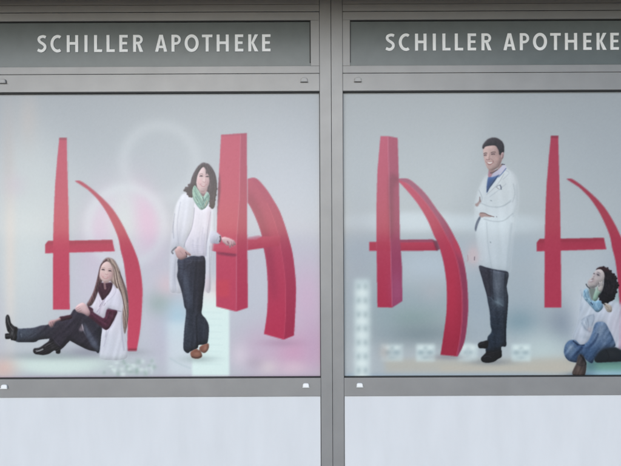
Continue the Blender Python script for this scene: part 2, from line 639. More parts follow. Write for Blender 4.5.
    def soften(s, sg, sat):
        """softness of the enlarged print, slight loss of colour"""
        for c in range(3):
            s.C[..., c] = blur(s.C[..., c], sg / STEP)
        g_ = s.C.mean(-1, keepdims=True)
        f = np.where((s.C[..., :1] > s.C[..., 1:2] * 1.7), 1.0, sat)
        s.C = g_ + (s.C - g_) * f
        n = blur(rng.normal(size=s.ID.shape), 1.6)
        s.C += (n / n.std() * 0.7)[..., None]

    def grain(s, clip, amp, sg=1.5, du=1.0, dv=1.0):
        m = np.isin(s.ID, [s.pid(c) for c in clip])
        j, i = np.nonzero(m)
        if len(j) == 0: return
        j0, j1, i0, i1 = j.min(), j.max() + 1, i.min(), i.max() + 1
        n = rng.normal(size=(j1 - j0, i1 - i0))
        n = blur(n, sg)
        n /= n.std()
        s.C[j0:j1, i0:i1] += (n * amp * m[j0:j1, i0:i1])[..., None]


ROT = radians(ROLL)
FS = (DIST + FILM_Y) / DIST


def film_xyz(u, v, y):
    """photo pixel (with the camera's small roll) -> point on the film"""
    dx, dy = u - 310.5, v - 233.0
    px = dx * cos(ROT) - dy * sin(ROT)
    py = dx * sin(ROT) + dy * cos(ROT)
    f = K * (DIST + y) / DIST
    return px * f, EYE - py * f


PRINT_GAIN = 0.88


def grid_mesh(name, cells, po, C, y, parent, merge):
    """cells: boolean (H-1, W-1) grid of cells that belong to the piece"""
    Hc, Wc = cells.shape
    quads = []
    if merge > 1:
        h, w_ = Hc // merge * merge, Wc // merge * merge
        blk = cells[:h, :w_].reshape(h // merge, merge, w_ // merge, merge).all(axis=(1, 3))
        bj, bi = np.nonzero(blk)
        bj, bi = bj * merge, bi * merge
        quads.append(np.stack([bj, bi, bj, bi + merge, bj + merge, bi + merge, bj + merge, bi], 1))
        rest = cells.copy()
        rest[:h, :w_] &= ~np.repeat(np.repeat(blk, merge, 0), merge, 1)
    else:
        rest = cells
    j, i = np.nonzero(rest)
    quads.append(np.stack([j, i, j, i + 1, j + 1, i + 1, j + 1, i], 1))
    q = np.concatenate(quads).reshape(-1, 4, 2)
    if len(q) == 0: return None
    key = q[..., 0] * (Wc + 1) + q[..., 1]
    uk, inv = np.unique(key.ravel(), return_inverse=True)
    J, I = uk // (Wc + 1), uk % (Wc + 1)
    x, z = film_xyz(po.u0 + I * STEP, po.v0 + J * STEP, y)
    co = np.stack([x, np.full(len(x), y), z], 1)
    f = inv.reshape(-1, 4)[:, ::-1]
    me = bpy.data.meshes.new(name)
    me.vertices.add(len(co)); me.vertices.foreach_set('co', co.astype(np.float32).ravel())
    me.loops.add(f.size); me.loops.foreach_set('vertex_index', f.astype(np.int32).ravel())
    me.polygons.add(len(f)); me.polygons.foreach_set('loop_start', (np.arange(len(f)) * 4).astype(np.int32))
    me.update(calc_edges=True)
    at = me.attributes.new('print', 'FLOAT_COLOR', 'POINT')
    c = lin(np.clip(C[J, I], 0, 255)) * PRINT_GAIN
    rgba = np.concatenate([np.clip(c, 0, 0.9), np.ones((len(c), 1))], 1)
    at.data.foreach_set('color', rgba.astype(np.float32).ravel())
    if me.polygons[0].normal.y > 0:
        me.flip_normals()
    return link_mesh(name, me, M['print'], parent)


def dilate_ids(ID, n):
    for _ in range(n):
        for ax, sh in ((0, 1), (0, -1), (1, 1), (1, -1)):
            r = np.roll(ID, sh, ax)
            ID = np.where((ID == 0) & (r > 0), r, ID)
    return ID


def finish(po, backC, un, label, groups):
    """groups: list of (figure name, label, [piece keys], merge)"""
    _, m0, m1, _, _ = un
    root = empty('window_poster', (X((m0 + m1) / 2), FILM_Y, Z(V_W1)))
    tag(root, label, 'poster', 'printed window films')
    # backdrop sheet, one vertex per pixel
    k = int(1 / STEP)
    cells = np.zeros((po.H - 1, po.W - 1), bool)
    cells[:(po.H - 1) // k * k, :(po.W - 1) // k * k] = True
    grid_mesh('backdrop', cells, po, backC, FILM_Y, root, k)
    ID = dilate_ids(po.ID.copy(), 4)
    cid = ID[:-1, :-1]
    for fname, flabel, keys, merge in groups:
        fg_ = empty(fname, tuple(WORLD[root.name]), root)
        fg_['label'] = flabel
        for key in keys:
            if key not in po.names: continue
            m = cid == po.names[key]
            if m.any():
                grid_mesh(key.split('.')[-1].rstrip('0123456789'), m, po, po.C, FILM_Y - 0.0006, fg_, merge)
    return root


# ---- colours
SK = (203, 168, 166)


def flat_letter(po, du, dv, key, tone):
    """plain red letter form: tall tapering post, crossbar, bow"""
    po.off = (du, dv)
    t = np.array(tone, float)
    po.poly([(45.1, 244.6), (48, 241), (112.3, 239.8), (114.9, 251.4), (45.1, 253.4)], [(60, 240, t * .93), (60, 252, t)], key + '.crossbar', False, .35)
    po.poly([(45.1, 244.8), (48, 241), (112.3, 239.8), (113, 243)], t * .86, None, False, .4, .6)
    po.poly([(59.3, 138), (66.7, 138), (67.5, 171.5), (68.5, 205), (69.1, 240), (69.5, 275), (69.8, 309.7), (52.8, 309.7), (52.9, 275), (53.1, 240), (53.6, 218), (54.9, 187), (57.2, 158.7)],
            [(60, 140, t * .97 + 4), (60, 305, t * 1.02)], key + '.post', False, .35)
    po.poly([(59.3, 138), (66.7, 138), (66.8, 140), (59, 140)], t * .75, None, False, .4, .8)
    out = [(74.7, 181), (80.4, 181), (90.2, 187.5), (103, 198.6), (113.4, 210), (122.4, 224.4), (130, 240), (134.5, 250), (139, 263), (142, 281),
           (142.5, 296.7), (141, 322.4), (139, 338), (136.6, 350.8)]
    inn = [(127, 350.8), (127.6, 325), (127.6, 304), (126.3, 283.8), (123.7, 263), (120.6, 250.3), (117.5, 236), (108.2, 215.3), (97.9, 199.9), (87.6, 189.5)]
    o_ = list(map(tuple, catmull(out, False, 5)))
    i_ = list(map(tuple, catmull(inn, False, 5)))
    po.poly(o_ + i_, [(100, 185, t * .93), (130, 345, t * 1.03)], key + '.bow', False, .35)
    po.poly([(127, 348.5), (137.2, 348.2), (136.6, 350.8), (127, 350.8)], t * .7, None, False, .4, .8)
    po.off = (0, 0)


# ================================================================= left poster
pL = Poster(-12.5, 322.5, 90.0, 380.0, (178, 182, 188))
p = pL
# backdrop: soft out-of-focus shapes
p.poly([(-20, 80), (330, 80), (330, 165), (-20, 165)], (160, 165, 171), None, False, 22, .75)  # darker top: shade of the overhang painted into the backdrop
p.blob(25, 250, 30, 60, (205, 210, 208), .75)
p.blob(30, 175, 22, 30, (186, 191, 192), .7)
p.blob(10, 260, 4, 60, (212, 203, 196), .7)
p.blob(28, 120, 7, 20, (184, 178, 176), .6)
p.blob(8, 150, 5, 40, (176, 170, 170), .5)
p.blob(15, 185, 8, 8, (190, 180, 190), .5)
p.blob(100, 285, 26, 30, (196, 190, 202), .8)
p.blob(160, 300, 30, 50, (196, 196, 204), .6)
p.ring(160, 162, 36, 5, (190, 195, 199), .6)
p.blob(160, 160, 26, 26, (170, 175, 183), .4)
p.blob(126, 228, 34, 36, (200, 198, 205), .8, p=6)
p.blob(146, 220, 11, 26, (207, 174, 196), .85, rot=-12)
p.blob(100, 228, 12, 28, (203, 182, 200), .7, rot=10)
p.blob(124, 222, 9, 24, (196, 202, 202), .8)
p.ring(126, 226, 38, 4, (200, 204, 208), .55)
p.blob(200, 140, 70, 40, (180, 185, 189), .4)
p.blob(285, 200, 40, 60, (186, 189, 197), .6)
p.blob(250, 280, 50, 50, (190, 190, 200), .6)
p.blob(306, 300, 16, 30, (198, 168, 190), .75)
p.blob(290, 352, 28, 16, (200, 148, 176), .75)
p.blob(313, 345, 8, 20, (186, 160, 182), .7)
p.blob(262, 350, 16, 18, (188, 172, 188), .7)
p.blob(240, 355, 7, 9, (206, 196, 204), .6)
p.blob(268, 367, 7, 5, (206, 196, 196), .6)
p.blob(293, 368, 10, 5, (208, 186, 196), .6)
p.blob(255, 363, 6, 4, (168, 158, 168), .4)
p.blob(165, 335, 14, 45, (182, 178, 192), .6)
p.blob(160, 303, 10, 9, (152, 168, 164), .7)
p.blob(178, 318, 9, 14, (168, 194, 206), .8)
p.blob(167, 285, 8, 8, (214, 184, 188), .5)
p.rect(167, 322, 196, 376, (203, 212, 215), .6, 3)
p.rect(192, 292, 229.3, 376.5, (208, 224, 219), .88, 1.0)
p.blob(210, 290, 14, 9, (218, 206, 206), .7)
for i in range(9):
    p.stroke([(197 + rng.random() * 6, 312 + i * 6.5), (222, 312.6 + i * 6.5)], 1.0, (188, 206, 204), .35, .8)
p.blob(60, 364, 46, 9, (199, 212, 206), .9, p=5)
p.blob(2, 368, 10, 8, (208, 176, 166), .8)
p.blob(-8, 330, 8, 30, (196, 188, 196), .6)
p.blob(128, 370, 22, 8, (176, 186, 186), .7)
for i in range(46):
    p.blob(104 + rng.random() * 52, 360 + rng.random() * 15, .8 + rng.random() * 1.4, .8 + rng.random() * 1.6,
           [(210, 220, 216), (146, 166, 158), (190, 196, 200)][i % 3], .5)
p.stroke([(170, 358), (180, 364), (190, 368)], 1.4, (176, 188, 192), .6, 1)
p.stroke([(-12, 378), (320, 377)], 4, (150, 128, 150), .35, 2)
# contact shadows
p.blob(52, 356, 30, 3.2, (138, 146, 150), .55)
p.blob(88, 352, 16, 4, (140, 140, 152), .6)
p.blob(132, 352, 12, 2.6, (160, 160, 168), .6)
p.blob(198, 359, 12, 2.6, (160, 172, 172), .7)
p.blob(282, 343, 14, 3, (168, 140, 160), .5)

p.tone(1.055, 1.25, (1.0, .995, .985))
flat_letter(p, 0, 0, 'letter_a', (191, 66, 90))

# red letter in relief on the right
F = (192, 72, 98)
p.poly([(210, 242.6), (236.5, 244), (236.5, 253.6), (217, 251.6), (210, 250.2)], [(210, 242, (196, 78, 104)), (212, 254, (182, 62, 88))], 'letter_b.crossbar1', False, .35)
o_ = [(247.6, 178.8), (255.9, 178.2), (265.7, 188.3), (273.4, 200), (279.8, 211.5), (285, 225.7), (288.9, 238.5), (291.9, 250), (294, 263), (296, 286.4), (295.3, 312), (294, 335.4)]
i_ = [(263.9, 334), (267, 312), (267.7, 286.4), (266.2, 263.2), (263.6, 247.7), (261.3, 234), (256.7, 220.5), (251.5, 209), (247.6, 202.5)]
oo = list(map(tuple, catmull(o_, False, 5)))
ii = list(map(tuple, catmull(i_, False, 5)))
p.poly(oo + [(283.7, 339.6)] + ii, [(262, 190, (176, 66, 94)), (280, 330, (180, 46, 78))], 'letter_b.bow', False, .35)
fold = [(252, 180), (262, 194), (270, 210), (277, 230), (281, 250), (285, 278.7), (285.5, 312), (283.7, 339.5)]
ff = list(map(tuple, catmull(fold, False, 5)))
p.poly(oo[5:] + ff[::-1], [(270, 195, (172, 62, 92)), (290, 330, (156, 38, 70))], None, False, .4, .9, clip='letter_b.bow')
p.poly([(248, 190), (258, 206), (266, 226), (271, 250), (276, 290), (274, 300), (268, 262), (262, 234), (254, 212), (248, 202)], (126, 36, 66), None, True, 3, .55, clip='letter_b.bow')
p.stroke(ff[8:], .8, (204, 84, 108), .5, .5, clip='letter_b.bow', sm=False)
p.poly([(247.4, 238.6), (259, 236.6), (281, 236), (279.4, 245.8), (247.4, 250.4)], [(250, 238, (184, 64, 92)), (252, 250, (172, 52, 80))], 'letter_b.crossbar2', False, .35)
p.poly([(247.6, 237.2), (259, 235.2), (262, 236.4), (256, 239.4), (247.6, 239.6)], (186, 120, 142), 'letter_b.crossbar2', False, .4, .8)
p.poly([(221, 134.8), (240.4, 133.5), (239.3, 200), (236.6, 240), (236.2, 311.6), (216, 306.5), (216.2, 240), (218.2, 188)], [(230, 140, F), (226, 300, (188, 62, 90))], 'letter_b.post', False, .35)
p.poly([(240.4, 133.5), (246.9, 133.1), (247.2, 230), (248, 307.6), (236.2, 311.6), (236.6, 240), (239.3, 200)], [(244, 140, (170, 62, 90)), (244, 300, (176, 50, 80))], 'letter_b.post', False, .35)
p.stroke([(240.3, 135), (239.2, 200), (236.5, 240), (236.2, 310)], .7, (208, 96, 120), .5, .5, clip='letter_b.post')
p.poly([(221, 134.8), (240.4, 133.4), (246.9, 133.1), (246.9, 134.6), (240, 135.4), (221, 136.4)], (160, 62, 88), None, False, .4, .6, clip='letter_b.post')
p.rect(216.6, 280, 229.3, 297, (206, 68, 80), .5, 1.6)  # brighter red: light showing through from behind, painted in
p.poly([(216.5, 172), (219.5, 176), (220.2, 190), (218.4, 206), (217.2, 214), (216.2, 214)], (92, 36, 58), None, True, .8, .85, clip='letter_b.post')
p.poly([(210, 244.5), (236, 245.2), (236, 253.6), (217, 251.6), (210, 250.4)], [(212, 244, (198, 80, 104)), (212, 253, (186, 66, 90))], 'letter_b.crossbar1', False, .35)
p.poly([(217, 252), (235, 253.4), (234.5, 256.4), (220, 254.6)], (112, 38, 66), None, True, .7, .7, clip='letter_b.post')
p.grain(['letter_a.post', 'letter_a.bow', 'letter_a.crossbar', 'letter_b.post', 'letter_b.bow', 'letter_b.crossbar1', 'letter_b.crossbar2'], .8, 2.2)
backL = None

# ---- standing person in a white coat with a green scarf
q = 'stand.'
p.off = (0, 0)
# coat tails
p.poly([(184, 193.5), (179, 199), (175.4, 207), (173, 222), (171.4, 238), (170.4, 250), (169.4, 268), (169.6, 290), (176, 293), (183, 292), (190, 280), (205, 258), (205, 288), (210.5, 291), (211.4, 262), (214.6, 232), (214.7, 214), (212, 205), (205, 198), (196, 194)],
       [(180, 200, (226, 226, 232)), (180, 292, (212, 211, 216))], q + 'coat', True, .9, .88)
p.poly([(213.4, 206), (216.4, 212), (216.3, 236), (214.6, 236)], (206, 208, 214), None, True, .5, .7)
p.stroke([(174.4, 214), (173.2, 226), (173.6, 238)], 1.3, (166, 168, 182), .7, .8, clip=q + 'coat')
p.stroke([(172.9, 222), (171.6, 232)], 2.2, (158, 160, 174), .55, 1.2, clip=q + 'coat')
p.blob(179, 236, 4, 14, (190, 191, 204), .6, rot=12, clip=q + 'coat')
p.stroke([(180.6, 202), (178.4, 214), (177.2, 228), (178.6, 244)], .8, (184, 184, 198), .7, .7, clip=q + 'coat')
p.blob(185, 215, 4, 12, (218, 218, 228), .6, clip=q + 'coat')
p.blob(174, 275, 2.5, 14, (186, 186, 200), .5, clip=q + 'coat')
p.stroke([(175.6, 260), (174.6, 275), (176, 291)], .7, (176, 176, 190), .6, .6, clip=q + 'coat')
p.stroke([(209.7, 246), (209.6, 290)], .8, (170, 168, 180), .6, .5, clip=q + 'coat')
p.blob(207, 284, 4, 7, (216, 190, 194), .5, clip=q + 'coat')
# blouse
p.poly([(195, 202), (194.2, 212.7), (191.4, 229), (185, 242.5), (186.5, 249), (190, 253.6), (197, 256.2), (205.2, 256.8), (206.6, 244), (209.6, 232), (211.4, 216), (210.4, 205), (204, 200)],
       [(196, 204, (230, 224, 232)), (200, 256, (214, 208, 218))], q + 'blouse', True, .45)
p.stroke([(194.4, 208), (193.6, 218), (191, 230), (185.4, 242), (184, 247)], .8, (168, 164, 182), .75, .5, clip=[q + 'blouse', q + 'coat'])
for a, b, c, d in ((203, 228, 202, 250), (204.4, 234, 203.6, 254), (198, 238, 197.5, 252), (193, 240, 194, 252)):
    p.stroke([(a, b), ((a + c) / 2 - .6, (b + d) / 2), (c, d)], 1.6, (190, 184, 200), .4, 1.4, clip=q + 'blouse')
for i in range(6):
    p.stroke([(191, 245 + i * 1.9), (204.6, 246.4 + i * 1.9)], .6, (184, 178, 196), .4, .5, clip=q + 'blouse')
p.stroke([(210.6, 212), (207.6, 232), (206.2, 256)], .9, (172, 168, 186), .65, .6, clip=[q + 'blouse', q + 'coat'])
p.blob(209, 217, 2, 7, (226, 208, 220), .5, clip=q + 'blouse')
# resting forearm, cuff, hand on the bar
p.poly([(210.6, 231.6), (215.4, 231.4), (218.4, 233.6), (221, 236.2), (220.4, 241), (218.4, 243.8), (214, 243.4), (210.2, 242)], [(214, 232, (214, 214, 226)), (215, 243, (182, 180, 196))], q + 'coat', True, .45)
p.stroke([(216.2, 241), (218, 237)], .7, (160, 158, 178), .6, .5, clip=q + 'coat')
p.stroke([(220.1, 236.6), (220.6, 239), (219.8, 241.6)], 1.5, (78, 58, 70), .9, .4, pid=q + 'bracelet')
p.poly([(221, 237.6), (224.5, 236.8), (228, 237.6), (231.5, 239), (234.4, 240.6), (235.8, 243), (235.5, 245.4), (234.6, 245.6), (233.7, 243.2), (233.4, 246.6), (232.4, 247.2), (231.6, 244), (230.8, 247.6), (229.6, 248), (228.8, 244.8), (227, 246), (225, 244), (222.4, 241.8)],
       [(224, 237, (214, 176, 178)), (232, 248, (196, 150, 156))], q + 'hand1', False, .4)
p.stroke([(228.6, 243.4), (227.6, 241.6)], 1.6, (140, 84, 100), .7, .6, clip=q + 'hand1')
p.stroke([(231.6, 241.6), (231.9, 244.6)], .6, (150, 96, 110), .6, .4, clip=q + 'hand1')
p.stroke([(233.7, 241.6), (233.9, 244)], .6, (150, 96, 110), .6, .4, clip=q + 'hand1')
# trousers
p.poly([(178, 259.2), (178, 269.3), (177.1, 275.8), (178.7, 282.2), (181.3, 290), (183.2, 299), (184.5, 306.7), (185.8, 309), (186.2, 313), (184.7, 325.8), (183.8, 337.4), (183.6, 349), (187.5, 353), (190.3, 351.4), (197.4, 348), (198.6, 345), (205, 344.2), (207.7, 341.4), (208.8, 327), (206, 319.3), (201.6, 313.6), (202.3, 306), (203.2, 293.8), (204.9, 281), (204.9, 258), (198, 256.4), (192.2, 255.8), (185.8, 257.7)],
       [(184, 262, (54, 57, 78)), (194, 345, (48, 55, 72))], q + 'trousers', True, .45)
p.poly([(196, 262), (204.6, 262), (204.4, 282), (202.6, 300), (201, 312), (196, 312), (196, 290)], (33, 33, 50), None, True, 2.2, .75, clip=q + 'trousers')
p.blob(184.5, 279, 2.6, 15, (96, 104, 128), .75, rot=-12, clip=q + 'trousers')
p.blob(188.5, 298, 2.4, 12, (82, 92, 114), .6, rot=-8, clip=q + 'trousers')
p.stroke([(179, 268), (185, 269), (190, 264)], 1.0, (34, 36, 52), .4, .9, clip=q + 'trousers')
p.stroke([(184, 259.6), (196, 260.6), (204, 260)], .8, (84, 86, 106), .5, .6, clip=q + 'trousers')
p.stroke([(180, 264), (190, 263), (193, 258)], .8, (88, 90, 110), .5, .6, clip=q + 'trousers')
p.stroke([(196, 270), (194, 290), (193.6, 310)], .9, (34, 36, 52), .6, .9, clip=q + 'trousers')
p.blob(190, 312, 5, 3, (36, 44, 60), .6, clip=q + 'trousers')
p.blob(188, 333, 2.2, 14, (76, 88, 104), .55, clip=q + 'trousers')
p.blob(204, 330, 2.4, 9, (62, 72, 90), .55, rot=-15, clip=q + 'trousers')
p.stroke([(196.4, 316), (196.6, 332), (197.6, 347)], 1.6, (26, 30, 44), .75, 1.0, clip=q + 'trousers')
for a, b in ((318, 188), (324, 190), (340, 187)):
    p.stroke([(b - 2, a), (b + 5, a + 2.4)], .9, (34, 40, 56), .5, .8, clip=q + 'trousers')
# pocketed hand and watch
p.poly([(174.6, 249), (177, 247), (179.6, 246.2), (182.4, 247.6), (184.8, 249.5), (188, 252), (191, 254.6), (189.6, 255.8), (186.8, 254.6), (187.2, 256.6), (184.5, 258.6), (181, 259.8), (178.4, 258.6), (176.4, 255.8)],
       [(178, 247, (206, 168, 164)), (184, 259, (184, 142, 140))], q + 'hand2', True, .4)
p.stroke([(185.6, 252.2), (187, 254.8), (186.6, 257)], .9, (92, 62, 74), .8, .4, clip=[q + 'hand2', q + 'trousers'])
p.stroke([(180, 251), (183, 254.5)], .6, (168, 124, 126), .6, .5, clip=q + 'hand2')
p.stroke([(176, 247.4), (173.6, 249.4), (172, 251.6), (172.8, 253.4)], 1.7, (112, 112, 120), .85, .5, pid=q + 'wristwatch')
p.stroke([(172.6, 251.4), (173.4, 252.4)], .8, (190, 190, 198), .7, .4)
# shoes
p.poly([(190.8, 351.8), (194.8, 349.2), (198, 349.2), (200.4, 350.8), (202, 354.6), (201.4, 357.2), (197.4, 358.7), (192.4, 357.8), (190.6, 355)], [(195, 350, (126, 74, 58)), (196, 358, (164, 106, 84))], q + 'shoe1', True, .45)
p.poly([(199.6, 347), (202, 345.2), (205, 344), (208.2, 343.4), (208.9, 346.4), (207.8, 350), (204.8, 352.8), (201.6, 352), (199.6, 349.6)], [(201, 345, (120, 70, 56)), (206, 352, (172, 112, 90))], q + 'shoe2', True, .45)
p.stroke([(192, 356.6), (197, 357.4), (201, 356)], .8, (92, 58, 50), .7, .4, clip=q + 'shoe1')
p.blob(196.6, 353.4, 2.4, 1.2, (190, 132, 108), .6, clip=q + 'shoe1')
p.blob(205.6, 348, 1.6, 1.8, (196, 138, 114), .6, clip=q + 'shoe2')
p.stroke([(198.6, 345.6), (198.4, 350)], .8, (214, 214, 214), .7, .4)
# head: hair behind, scarf, face, fringe
p.poly([(203.2, 162.7), (200.6, 164), (197.8, 166.6), (194.8, 171.3), (192, 177.7), (190.5, 183), (188.6, 184.6), (188, 186.6), (185.4, 188), (183.3, 190.8), (185.6, 191.4), (187.2, 193), (188, 195.4), (190.4, 197), (193.4, 196), (197, 190), (208, 192), (209.2, 199), (209.4, 204), (210.4, 207.2), (212.4, 208.8), (214.4, 206.4), (215.2, 200), (216.2, 194), (216.9, 186), (215.9, 177), (213, 169.3), (208.8, 164.2), (206, 163.2)],
       [(200, 164, (76, 62, 72)), (205, 205, (62, 46, 62))], q + 'hair', True, .5)
p.poly([(194.4, 185.2), (192.4, 189), (192.2, 194), (193, 198.4), (196, 204.1), (199, 208), (201.4, 209.8), (204.8, 208.4), (207.6, 205), (209.4, 201), (209.7, 196), (207.6, 192.6), (204, 192), (199, 190.4), (196.6, 187)],
       [(194, 186, (158, 196, 172)), (205, 208, (132, 176, 166))], q + 'scarf', True, .45)
p.poly([(197.6, 186), (199, 190), (203, 196.6), (206, 192.4), (207, 187)], (176, 136, 138), q + 'neck', True, .5)
p.poly([(200.4, 192.8), (203, 197), (205.4, 192.6), (203.4, 194)], (108, 84, 90), None, True, .5, .8, clip=q + 'neck')
p.poly([(203, 167), (199.8, 170.4), (197.2, 175.6), (196.2, 180), (196.4, 184.6), (197.6, 188.2), (200, 191), (202.6, 192.2), (205, 191), (207.4, 187.6), (209.2, 183.6), (210.2, 179), (210.2, 174.6), (208.8, 170.6), (206.2, 167.6)],
       [(197, 178, (224, 192, 190)), (210, 182, (206, 168, 168))], q + 'face', True, .4)
p.blob(202.6, 171.4, 3.2, 2.6, (222, 194, 194), .6, clip=q + 'face')
p.blob(199.4, 181.6, 1.9, 2.0, (220, 172, 174), .6, clip=q + 'face')
p.blob(207.6, 182.6, 1.5, 2.0, (206, 160, 164), .6, clip=q + 'face')
p.blob(204.2, 180.2, 1.0, 2.2, (226, 194, 192), .6, clip=q + 'face')
for eu, ev in ((201.2, 176.0), (207.3, 176.5)):
    p.blob(eu, ev - .3, 1.8, 1.1, (182, 142, 144), .5, clip=q + 'face')
    p.stroke([(eu - 1.4, ev + .25), (eu, ev - .3), (eu + 1.4, ev + .2)], .75, (60, 42, 50), .9, .3, clip=q + 'face')
    p.blob(eu + .1, ev + .25, .5, .38, (54, 40, 48), .9, clip=q + 'face')
    p.stroke([(eu - 1.6, ev - 1.7), (eu + .2, ev - 2.3), (eu + 1.7, ev - 1.7)], .6, (124, 92, 94), .65, .4, clip=q + 'face')
p.blob(204.1, 180, .8, 2.4, (236, 206, 202), .55, clip=q + 'face')
p.blob(205.7, 180.6, .5, 1.8, (184, 140, 142), .5, clip=q + 'face')
p.stroke([(202.9, 181.7), (204.2, 182.4), (205.5, 181.9)], .6, (166, 114, 118), .7, .4, clip=q + 'face')
p.poly([(199.9, 183.6), (203, 184.4), (206.4, 184.0), (205.2, 186.0), (203.2, 186.7), (201.2, 185.9)], (180, 106, 110), None, True, .35, .8, clip=q + 'face')
p.poly([(200.8, 184.1), (203.1, 184.7), (205.8, 184.4), (204.7, 185.5), (203.2, 185.9), (201.7, 185.3)], (236, 224, 222), None, True, .3, .85, clip=q + 'face')
p.stroke([(198.6, 181.8), (198.7, 183.4), (199.5, 185)], .5, (190, 142, 144), .6, .45, clip=q + 'face')
p.stroke([(207.6, 182), (207.8, 183.6), (207, 185.4)], .5, (176, 128, 132), .6, .45, clip=q + 'face')
p.stroke([(201.8, 188.5), (204.4, 188.5)], .5, (190, 144, 146), .5, .4, clip=q + 'face')
p.blob(202.9, 191.6, 2.8, .7, (170, 126, 128), .55, clip=q + 'face')
p.blob(199.6, 181, 1.5, 1.3, (228, 178, 178), .5, clip=q + 'face')
# fringe over the brow
p.poly([(203.2, 165.6), (205.4, 169), (206, 173), (205.4, 174.4), (207.6, 173.4), (208.8, 176), (209.6, 181), (209, 186), (208.4, 190.4), (211, 188), (213, 176), (210, 168), (206, 164.6)], (72, 56, 66), q + 'hair', True, .45)
p.poly([(203.6, 165.6), (200.4, 168.4), (198, 172.6), (196.8, 177), (196, 182), (194.6, 180), (196, 172), (199.6, 166)], (72, 56, 66), q + 'hair', True, .45)
p.stroke([(204.6, 168), (206.6, 171), (207.4, 173.4)], .6, (190, 158, 158), .4, .4)
for i in range(38):
    t = rng.random()
    if t < .5:
        x = 197 - 6 * rng.random(); p.stroke([(203 - rng.random() * 3, 165 + rng.random() * 2), (x + 1.5, 175), (x - .5, 186), (x - 3 * rng.random(), 195)], .5, [(108, 88, 96), (46, 34, 46)][i % 2], .45, .4, clip=q + 'hair')
    else:
        x = 209 + 6.5 * rng.random(); p.stroke([(206 + rng.random() * 2, 165), (x, 174), (x + .8, 188), (x - 1.5, 199), (x - 1, 207)], .5, [(108, 84, 94), (44, 30, 44)][i % 2], .45, .4, clip=q + 'hair')
for i in range(10):
    a = 183.6 + rng.random() * 8
    p.stroke([(a + 4, 184 + rng.random() * 5), (a + 1, 189 + rng.random() * 3), (a, 190.6 + rng.random() * 4)], .6, (54, 40, 52), .6, .4, clip=q + 'hair')
for cu, cv in ((184.6, 190.6), (186, 187.6), (187.6, 194), (189.6, 196.4), (186.4, 191.8), (188.8, 185), (191.6, 196.8), (215.8, 195), (215.2, 200), (214.2, 204.0), (212.2, 207.6), (210.2, 206), (209.4, 201.4), (216.6, 189)):
    a = rng.random() * 6; rr = .45 + rng.random() * .55
    p.poly([(cu + rr * cos(a + t) * (1 + .4 * rng.random()), cv + rr * sin(a + t)) for t in np.linspace(0, 5.4, 7)], (66, 50, 60), q + 'hair', True, .35)
# scarf folds
for pts, c in (([(194.6, 187), (196, 193), (200, 200), (203, 206)], (104, 148, 136)), ([(193, 193), (196, 200), (201, 207)], (178, 212, 190)),
               ([(197, 190), (200, 196), (203.4, 201)], (182, 214, 192)), ([(208.6, 195), (205.6, 199), (203.2, 203.6)], (98, 140, 132)),
               ([(206.6, 193), (204.4, 197), (203, 200)], (176, 206, 192)), ([(203, 197.4), (203.4, 201)], (62, 92, 92)),
               ([(198, 203.6), (201, 205.4), (203.4, 204)], (90, 134, 130)), ([(207, 201), (205, 206)], (196, 186, 166)), ([(195.4, 197), (197.6, 201)], (100, 142, 130))):
    p.stroke(pts, 1.2, c, .7, .6, clip=q + 'scarf')
p.blob(199, 205.4, 2, 1.6, (142, 196, 184), .6, clip=q + 'scarf')
p.grain([q + 'trousers'], 4, 1.6)
p.grain([q + 'hair', q + 'scarf'], 4, 1.3)
p.grain([q + 'coat', q + 'blouse'], .8, 2)

# ---- seated person with long fair hair
q = 'sit.'
# lower outstretched leg
p.poly([(16.4, 329), (21, 328.6), (25.8, 328.3), (33.5, 327.7), (41.2, 325.5), (47.7, 324.6), (54, 321.3), (60, 318.6), (70, 317), (80, 322), (84, 332), (92, 343), (99, 351), (95, 351.2), (88, 349.6), (80, 346), (70, 340.6), (60, 336), (49.6, 338.4), (44, 339), (38.7, 339.9), (34.8, 341.9), (25.8, 342), (16, 341.4), (15.8, 335)],
       [(18, 335, (70, 78, 94)), (56, 330, (50, 44, 58))], q + 'trousers', True, .45)
p.blob(26, 333, 7, 2.4, (88, 98, 114), .6, clip=q + 'trousers')
p.stroke([(20, 330), (19.6, 336), (20.4, 341)], .8, (52, 58, 72), .6, .6, clip=q + 'trousers')
for a in (24, 29, 34):
    p.stroke([(a, 339.6), (a + 6, 335.6), (a + 12, 332.6)], .9, (50, 54, 68), .6, .7, clip=q + 'trousers')
p.stroke([(21, 334), (21.6, 336.6)], 1, (122, 132, 146), .6, .5, clip=q + 'trousers')
p.stroke([(39, 330), (48, 328), (58, 326)], 1.4, (64, 60, 72), .5, .9, clip=q + 'trousers')
# raised leg: thigh, then shin
p.poly([(74, 309.6), (80, 311), (88.7, 315.6), (95, 320), (101.6, 326), (101, 338.6), (99, 352.2), (95.8, 351), (89.3, 342.5), (84.4, 332.2), (82.2, 323.8), (80, 318)], [(86, 318, (50, 44, 60)), (97, 345, (60, 62, 80))], q + 'trousers', True, .45)
p.poly([(83.4, 323), (86, 325), (90, 332), (95, 340), (99.6, 348), (98.6, 352), (93, 346), (87, 336)], (106, 112, 132), None, True, 1.0, .8, clip=q + 'trousers')
p.poly([(92, 322), (100, 329), (100, 340), (96, 336)], (36, 34, 50), None, True, 1.5, .7, clip=q + 'trousers')
p.poly([(73.6, 309.6), (77, 310.2), (81, 313.4), (82.4, 317), (82, 323.6), (77.7, 331), (73.6, 336), (68, 342.4), (60.2, 349.8), (55.4, 349.8), (51.6, 344), (49.4, 338.6), (56.7, 331), (64.4, 321.9), (70.2, 315)],
       [(76, 312, (54, 46, 62)), (58, 345, (52, 44, 60))], q + 'trousers', True, .45)
p.stroke([(76, 313), (70, 322), (60, 334), (54, 342)], 2.2, (70, 62, 80), .55, 1.4, clip=q + 'trousers')
